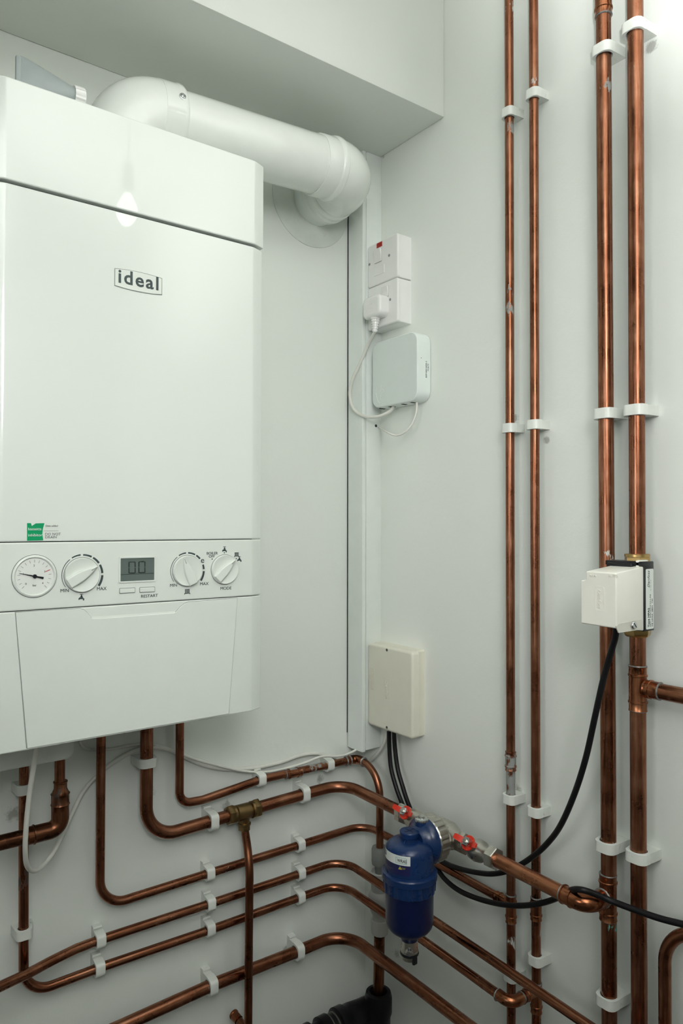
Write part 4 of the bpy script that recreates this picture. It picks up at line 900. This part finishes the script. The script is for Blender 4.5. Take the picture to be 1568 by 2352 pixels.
b = bmesh.new(); lathe(b, V((fx, fy, zf(2176)))+q*.008, q, [(0, .0068), (.006, .0068), (.007, .006), (.010, .0048), (.0105, .0025)], 20); finish('drain_plug', b, M_STEEL, dv)
b = bmesh.new(); lathe(b, (fx, fy, 0), (0, 0, 1), [(zf(2190), .0154), (zf(2187), .0160), (zf(2184), .0154)], 24); box(b, (fx-.005, fy-.016, zf(2206)), (fx+.004, fy-.011, zf(2188)), .0015); finish('drain_strap', b, M_BLACK, dv)
# side outlet of the filter towards the valves
b = bmesh.new(); oz = PZ+.000
lathe(b, (fx+.010, fy, oz), (1, 0, 0), [(0, .026), (.008, .028), (.014, .033), (.019, .0375), (.027, .0385)], 40); finish('side_outlet', b, M_BLUE, mf)
b = bmesh.new(); n = 96; lay = []
for h_, rr, rib in ((.0265, .034, 0), (.0265, .0385, 0), (.0285, .0405, 1), (.0465, .0400, 1), (.051, .0370, 0), (.055, .028, 0)):
    lay.append([b.verts.new(V((fx+.010+h_, fy+cos(2*pi*k/n)*(rr-(.0010 if rib and (k//2) % 2 == 0 else 0)), oz+sin(2*pi*k/n)*(rr-(.0010 if rib and (k//2) % 2 == 0 else 0))))) for k in range(n)])
for i in range(len(lay)-1):
    for k in range(n): b.faces.new((lay[i][k], lay[i][(k+1) % n], lay[i+1][(k+1) % n], lay[i+1][k]))
finish('union_ring', b, M_NICKEL, mf, sharp=15)
b = bmesh.new(); lathe(b, (-.08, fy+.050, PZ), (0, -1, 0), [(0, .0125), (.004, .0150), (.014, .0155), (.022, .0210), (.036, .0240), (.062, .0240), (.074, .0200), (.084, .0155), (.098, .0150), (.104, .0130)], 32); lathe(b, (-.080, fy, PZ-.003), (-1, 0, 0), [(0, .024), (.018, .027)], 32); finish('manifold', b, M_NICKEL, mf)
bx_ = V((fx+.028, fy, oz+.028))
b = bmesh.new(); lathe(b, bx_-V((0, 0, .006)), (0, 0, 1), [(0, .0120), (.012, .0115)], 28); bl = finish('bleed_boss', b, M_BLUE, mf)
b = bmesh.new(); lathe(b, bx_+V((0, 0, .006)), (0, 0, 1), [(0, .0112), (.0025, .0118), (.0045, .0112), (.006, .0085), (.0062, .006), (.009, .0055), (.0095, .003)], 28); finish('bleed_screw', b, M_STEEL, bl)
# label wrapped on the upper housing
def wrap(name, mat, pyT, pyB, a0, a1, rr, n=24):
    b = bmesh.new(); v1, v2 = [], []
    for k in range(n+1):
        a = radians(a0+(a1-a0)*k/n); v1.append(b.verts.new((fx+cos(a)*rr, fy+sin(a)*rr, zf(pyB)))); v2.append(b.verts.new((fx+cos(a)*rr, fy+sin(a)*rr, zf(pyT))))
    for k in range(n): b.faces.new((v1[k], v1[k+1], v2[k+1], v2[k]))
    return finish(name, b, mat, mf)
face = math.degrees(math.atan2(CAM.y-fy, CAM.x-fx))      # bearing of the room side
LA1 = face+2
wrap('label', M_LABELW, 1943, 1964, LA1-120, LA1, S+.0003)
wrap('label', M_LABELB, 1964, 1987, LA1-120, LA1, S+.0003)
def wtext(s, ang, py, size, mat, sx=1.0, bold=0.0, name='label_lettering'):
    b = bmesh.new(); f = Frame((0, 0, 0), (1, 0, 0), (0, 1, 0)); text_bm(b, s, f, 0, 0, size, ext=.0001, bold=bold, sx=sx)
    for v in b.verts:
        a = radians(ang)+v.co.x/S; h_ = v.co.z; v.co = V((fx+cos(a)*(S+.0004+h_), fy+sin(a)*(S+.0004+h_), zf(py)+v.co.y))
    return finish(name, b, mat, mf, smooth=False)
wtext('WRAS', LA1-31, 1957.5, .0072, M_INK, .82, .0001); wtext('BLU', LA1-93, 1957, .0115, M_LABELB, .8, .0004)
b = bmesh.new()
for (a_, b__) in ((LA1-35, LA1-9),):
    for py_, in ((1948,), (1960.5,)):
        vv = [b.verts.new((fx+cos(radians(a_+(b__-a_)*k/10))*(S+.0005), fy+sin(radians(a_+(b__-a_)*k/10))*(S+.0005), zf(py_)+dz)) for dz in (0, .0005) for k in range(11)]
        for k in range(10): b.faces.new((vv[k], vv[k+1], vv[12+k], vv[11+k]))
    for aa in (a_, b__):
        vv = [b.verts.new((fx+cos(radians(aa+da))*(S+.0005), fy+sin(radians(aa+da))*(S+.0005), zf(p_))) for da, p_ in ((0, 1960.5), (.8, 1960.5), (.8, 1948), (0, 1948))]; b.faces.new(vv)
finish('label_frame', b, M_TEAL, mf)
wrap_t = wtext('\u2014 \u2014', LA1-21, 1970.5, .0034, M_YEL, .9, .0001); wtext('\u2014\u2014', LA1-21, 1973.0, .0034, M_YEL, .9, .0001); wtext('\u25B2', LA1-29, 1973.5, .0070, M_YEL)
for k_ in range(3): wtext(['\u2014 \u2014\u2014 \u2014 \u2014 \u2014\u2014', '\u2014\u2014 \u2014 \u2014 \u2014', '\u2014 \u2014\u2014'][k_], LA1-75, 1977.5+3.2*k_, .0022, M_INKG, 1.3)

# ------------------------------------------------------------------ isolating valves
def valve(label, pyc, flip):
    yc = R(pyc[0], pyc[1], .08).y; a = V((0, -1, 0)); c = V((-.08, yc, PZ-.0005))
    t = thing('isolating_valve', label, 'valve', tuple(c))
    b = bmesh.new(); lathe(b, c-a*.034, a, [(0, .0115), (.001, .0145), (.010, .0150), (.012, .0128), (.018, .0130), (.024, .0168), (.034, .0185), (.044, .0168), (.050, .0130), (.056, .0128), (.058, .0150), (.067, .0145), (.068, .0115)], 32); finish('valve_body', b, M_NICKEL, t)
    for s_ in (-1, 1):
        b = bmesh.new(); lathe(b, c+a*(.026*s_), a*s_, [(0, .0165), (.001, .0182), (.013, .0182), (.0150, .0168), (.0156, .0118)], 6, flat=.5); finish('hexagon_nut', b, M_NICKEL, t)
    b = bmesh.new(); o_ = V((-cos(radians(38)), 0, sin(radians(38)))); lathe(b, c+o_*.014, o_, [(0, .0085), (.012, .0085), (.0125, .0070), (.018, .0070)], 24); finish('spindle_housing', b, M_NICKEL, t)
    h0 = c+o_*.028; f = Frame(h0, (0, -1, 0), o_.cross(V((0, -1, 0)))); b = bmesh.new()
    # butterfly handle: disc and two raised wings in line with the pipe
    pts = [(.0125*cos(radians(k*15)), .0125*sin(radians(k*15))) for k in range(24)]; prism(b, pts, f, 0, .0024, .0006, 1)
    for s_ in (-1, 1):
        vs = []
        for (xx, h_, w_) in ((.006, .0022, .0050), (.012, .006, .0050), (.0215, .0115, .0044), (.0245, .0118, .0034)):
            vs.append([b.verts.new(f.p(s_*xx, -w_, h_)), b.verts.new(f.p(s_*xx, w_, h_)), b.verts.new(f.p(s_*xx, w_, h_-.0030)), b.verts.new(f.p(s_*xx, -w_, h_-.0030))])
        for i in range(3):
            for j in range(4): b.faces.new((vs[i][j], vs[i][(j+1) % 4], vs[i+1][(j+1) % 4], vs[i+1][j]))
        b.faces.new(vs[0]); b.faces.new(vs[-1][::-1])
    hd = finish('butterfly_handle', b, M_RED, t)
    b = bmesh.new(); lathe(b, h0+o_*.0022, o_, [(0, .0072), (.0006, .0078), (.0065, .0078), (.0075, .0068), (.0075, .0045)], 6); finish('spindle_nut', b, M_STEEL, hd)
    b = bmesh.new(); lathe(b, h0+o_*.0065, o_, [(0, .0040), (.0050, .0040), (.0056, .0030)], 16); finish('spindle', b, M_NICKEL, hd)
    return t
valve('nickel isolating valve with red butterfly handle, between corner bend and filter', (952, 1868), 1)
valve('nickel isolating valve with red butterfly handle, between filter and wide riser', (1097, 1950), -1)

# ------------------------------------------------------------------ zone valve and actuator
zt_, zb_ = ZA(-.03, y4t, 1293), ZA(-.03, y4t, 1449)
zv = thing('zone_valve', 'brass zone valve body on the outermost riser, behind the white actuator', 'valve', (-.03, y4t, zb_))
b = bmesh.new(); lathe(b, (-.03, y4t, zb_-.003), (0, 0, 1), [(0, .0125), (.010, .0150), (.020, .0165), (.05, .0175), (zt_-zb_-.014, .0165), (zt_-zb_, .0130)], 28); finish('valve_body', b, M_BRASS, zv)
b = bmesh.new(); lathe(b, (-.03, y4t, zt_-.0015), (0, 0, 1), [(0, .0150), (.0005, .0178), (.0085, .0178), (.0105, .0172)], 6, flat=.2); lathe(b, (-.03, y4t, zt_+.0090), (0, 0, 1), [(0, .0172), (.0035, .0172), (.0042, .0160), (.0042, .0112)], 28); finish('compression_nut', b, M_BRASS, zv)
b = bmesh.new(); lathe(b, (-.03, y4t, zb_+.008), (0, 0, -1), [(0, .0165), (.0005, .0188), (.0105, .0188), (.0140, .0175), (.0160, .0150), (.0162, .0112)], 6, flat=.2); finish('compression_nut', b, M_BRASS, zv)
# actuator
yn = .685; D1 = .120; xb1 = L(1478, 1370, yn).x; xb0 = L(1500, 1370, yn).x
yl = -R(1333, 1370, D1).y; ztA = ZA(xb1, -yn, 1301); zbA = ZA(xb1, -yn, 1449); zF1 = R(1412, 1316, D1).z; zF0 = R(1415, 1443, D1).z
za = thing('valve_actuator', 'cream motorised valve head with black base, on the outermost riser', 'valve actuator', (xb0, -.66, zbA))
b = bmesh.new()
# cover: stepped block, sloping shoulder at its top
ys0, ys1 = -yl, -yn
out_ = [(yl, zbA+.002), (yn, zbA), (yn, ztA), (yl+.0085, ztA), (yl+.0085, zF1-.011), (yl+.005, zF1-.0125), (yl, zF1-.0125)]
fr_ = FR(0); lo_ = [b.verts.new(fr_.p(a, c, -xb1)) for a, c in out_]; hi_ = [b.verts.new(fr_.p(a, {0: zF0+.0005, 1: zF0-.0005}.get(i_, c if c < zF1-.002 else zF1), D1)) for i_, (a, c) in enumerate(out_)]; m_ = len(out_)
for k in range(m_): b.faces.new((lo_[k], lo_[(k+1) % m_], hi_[(k+1) % m_], hi_[k]))
b.faces.new(lo_[::-1]); b.faces.new(hi_)
bmesh.ops.recalc_face_normals(b, faces=b.faces[:])
bmesh.ops.bevel(b, geom=b.edges[:], offset=.0018, segments=3, affect='EDGES', profile=.5)
cv = finish('actuator_cover', b, M_ACT, za)
b = bmesh.new(); cz0, cz1 = ZA(-.08, -yn, 1450), ZA(-.08, -yn, 1426)
prism(b, [(L(1420, 1440, yn).x, cz0+.001), (L(1472, 1440, yn).x, cz0+.001), (L(1472, 1426, yn).x, cz1+.0005), (L(1421, 1429, yn).x, cz1-.001), (L(1414, 1434, yn).x, cz1-.004)], FL(yn), -.001, .0004); finish('screw_recess', b, plastic('actuator_shade', (.62, .61, .54), .45), cv)
q = L(1457, 1436, yn+.003); b = bmesh.new(); lathe(b, (q.x, -yn+.001, q.z), (0, -1, 0), [(0, .0052), (.0035, .0052), (.0046, .0046), (.0050, .0030)], 24); sc = finish('screw', b, M_STEEL, cv)
b = bmesh.new(); ff = Frame((q.x, -yn-.0041, q.z), V((1, 0, -1)).normalized(), V((1, 0, 1)).normalized()); prism(b, [(-.0046, -.0005), (.0046, -.0005), (.0046, .0005), (-.0046, .0005)], ff, 0, .0003); finish('screw_slot', b, M_DARK, sc)
b = bmesh.new(); box(b, (xb1-.0005, -yn-.001, zbA-.001), (xb0, ys0+.002, ztA+.001), .001); box(b, (xb1-.010, -yn+.012, ztA-.002), (xb0-.002, ys0-.004, ztA+.0035), .001); box(b, (xb1-.004, -yn-.001, ztA), (xb0, ys0+.002, ztA+.0065), .0012); bs = finish('actuator_base', b, M_BLACK, za)
lz0, lz1 = ZA(xb0, -yn, 1443), ZA(xb0, -yn, 1306)
b = bmesh.new(); prism(b, rrect(xb1+.0032, lz0, xb0-.0018, lz1, .0018), FL(yn+.001), 0, .0004); lb_ = finish('rating_label', b, M_LABELW, bs)
f = Frame((0, -yn-.0014, 0), (0, 0, 1), (-1, 0, 0)); wl = xb0-xb1
b = bmesh.new(); text_bm(b, 'Danfoss', f, lz1-.026, -xb0+wl*.50, .0072, shear=.35, ext=.0001); text_bm(b, 'Type HPA2', f, lz0+.003, -xb0+wl*.53, .0056, bold=.00015, ext=.0001)
text_bm(b, '230 V ~  50/60 Hz 6 W 3.0 A IP40', f, lz0+.003, -xb0+wl*.38, .0032, ext=.0001); text_bm(b, '\u2014 \u2014\u2014 \u2014 \u2014', f, lz1-.030, -xb0+wl*.34, .0026, ext=.0001); text_bm(b, 'CE UKCA  082N  T50', f, lz0+.003, -xb0+wl*.17, .0042, ext=.0001)
finish('label_lettering', b, M_INK, lb_, smooth=False)
b = bmesh.new(); f2 = Frame((-D1-.0001, 0, 0), (0, 0, -1), (0, -1, 0)); p0 = R(1366, 1346, D1); p1 = R(1387, 1404, D1)
ring_prism(b, rrect(-p0.y, p1.z, -p1.y, p0.z, .003), rrect(-p0.y+.0006, p1.z+.0006, -p1.y-.0006, p0.z-.0006, .0025), FR(D1), -.0001, .0004)
text_bm(b, 'Danfoss', f2, -p0.z+.0040, -p0.y+.0045, .0078, shear=.3, ext=.0003)
q = R(1347, 1324, D1); text_bm(b, 'MAN', FR(D1), -q.y+.0045, q.z, .0048, ext=.0003); q = R(1398, 1325, D1); text_bm(b, 'AUTO', FR(D1), -q.y-.001, q.z, .0052, ext=.0003)
finish('embossed_lettering', b, M_ACT, cv, smooth=False)
b = bmesh.new(); q = L(1486, 1296, yn-.01); box(b, (xb1-.004, -yn+.004, ztA-.001), (xb0-.005, -yn+.010, ztA+.0085), .0015); finish('manual_lever', b, M_ACT, za)
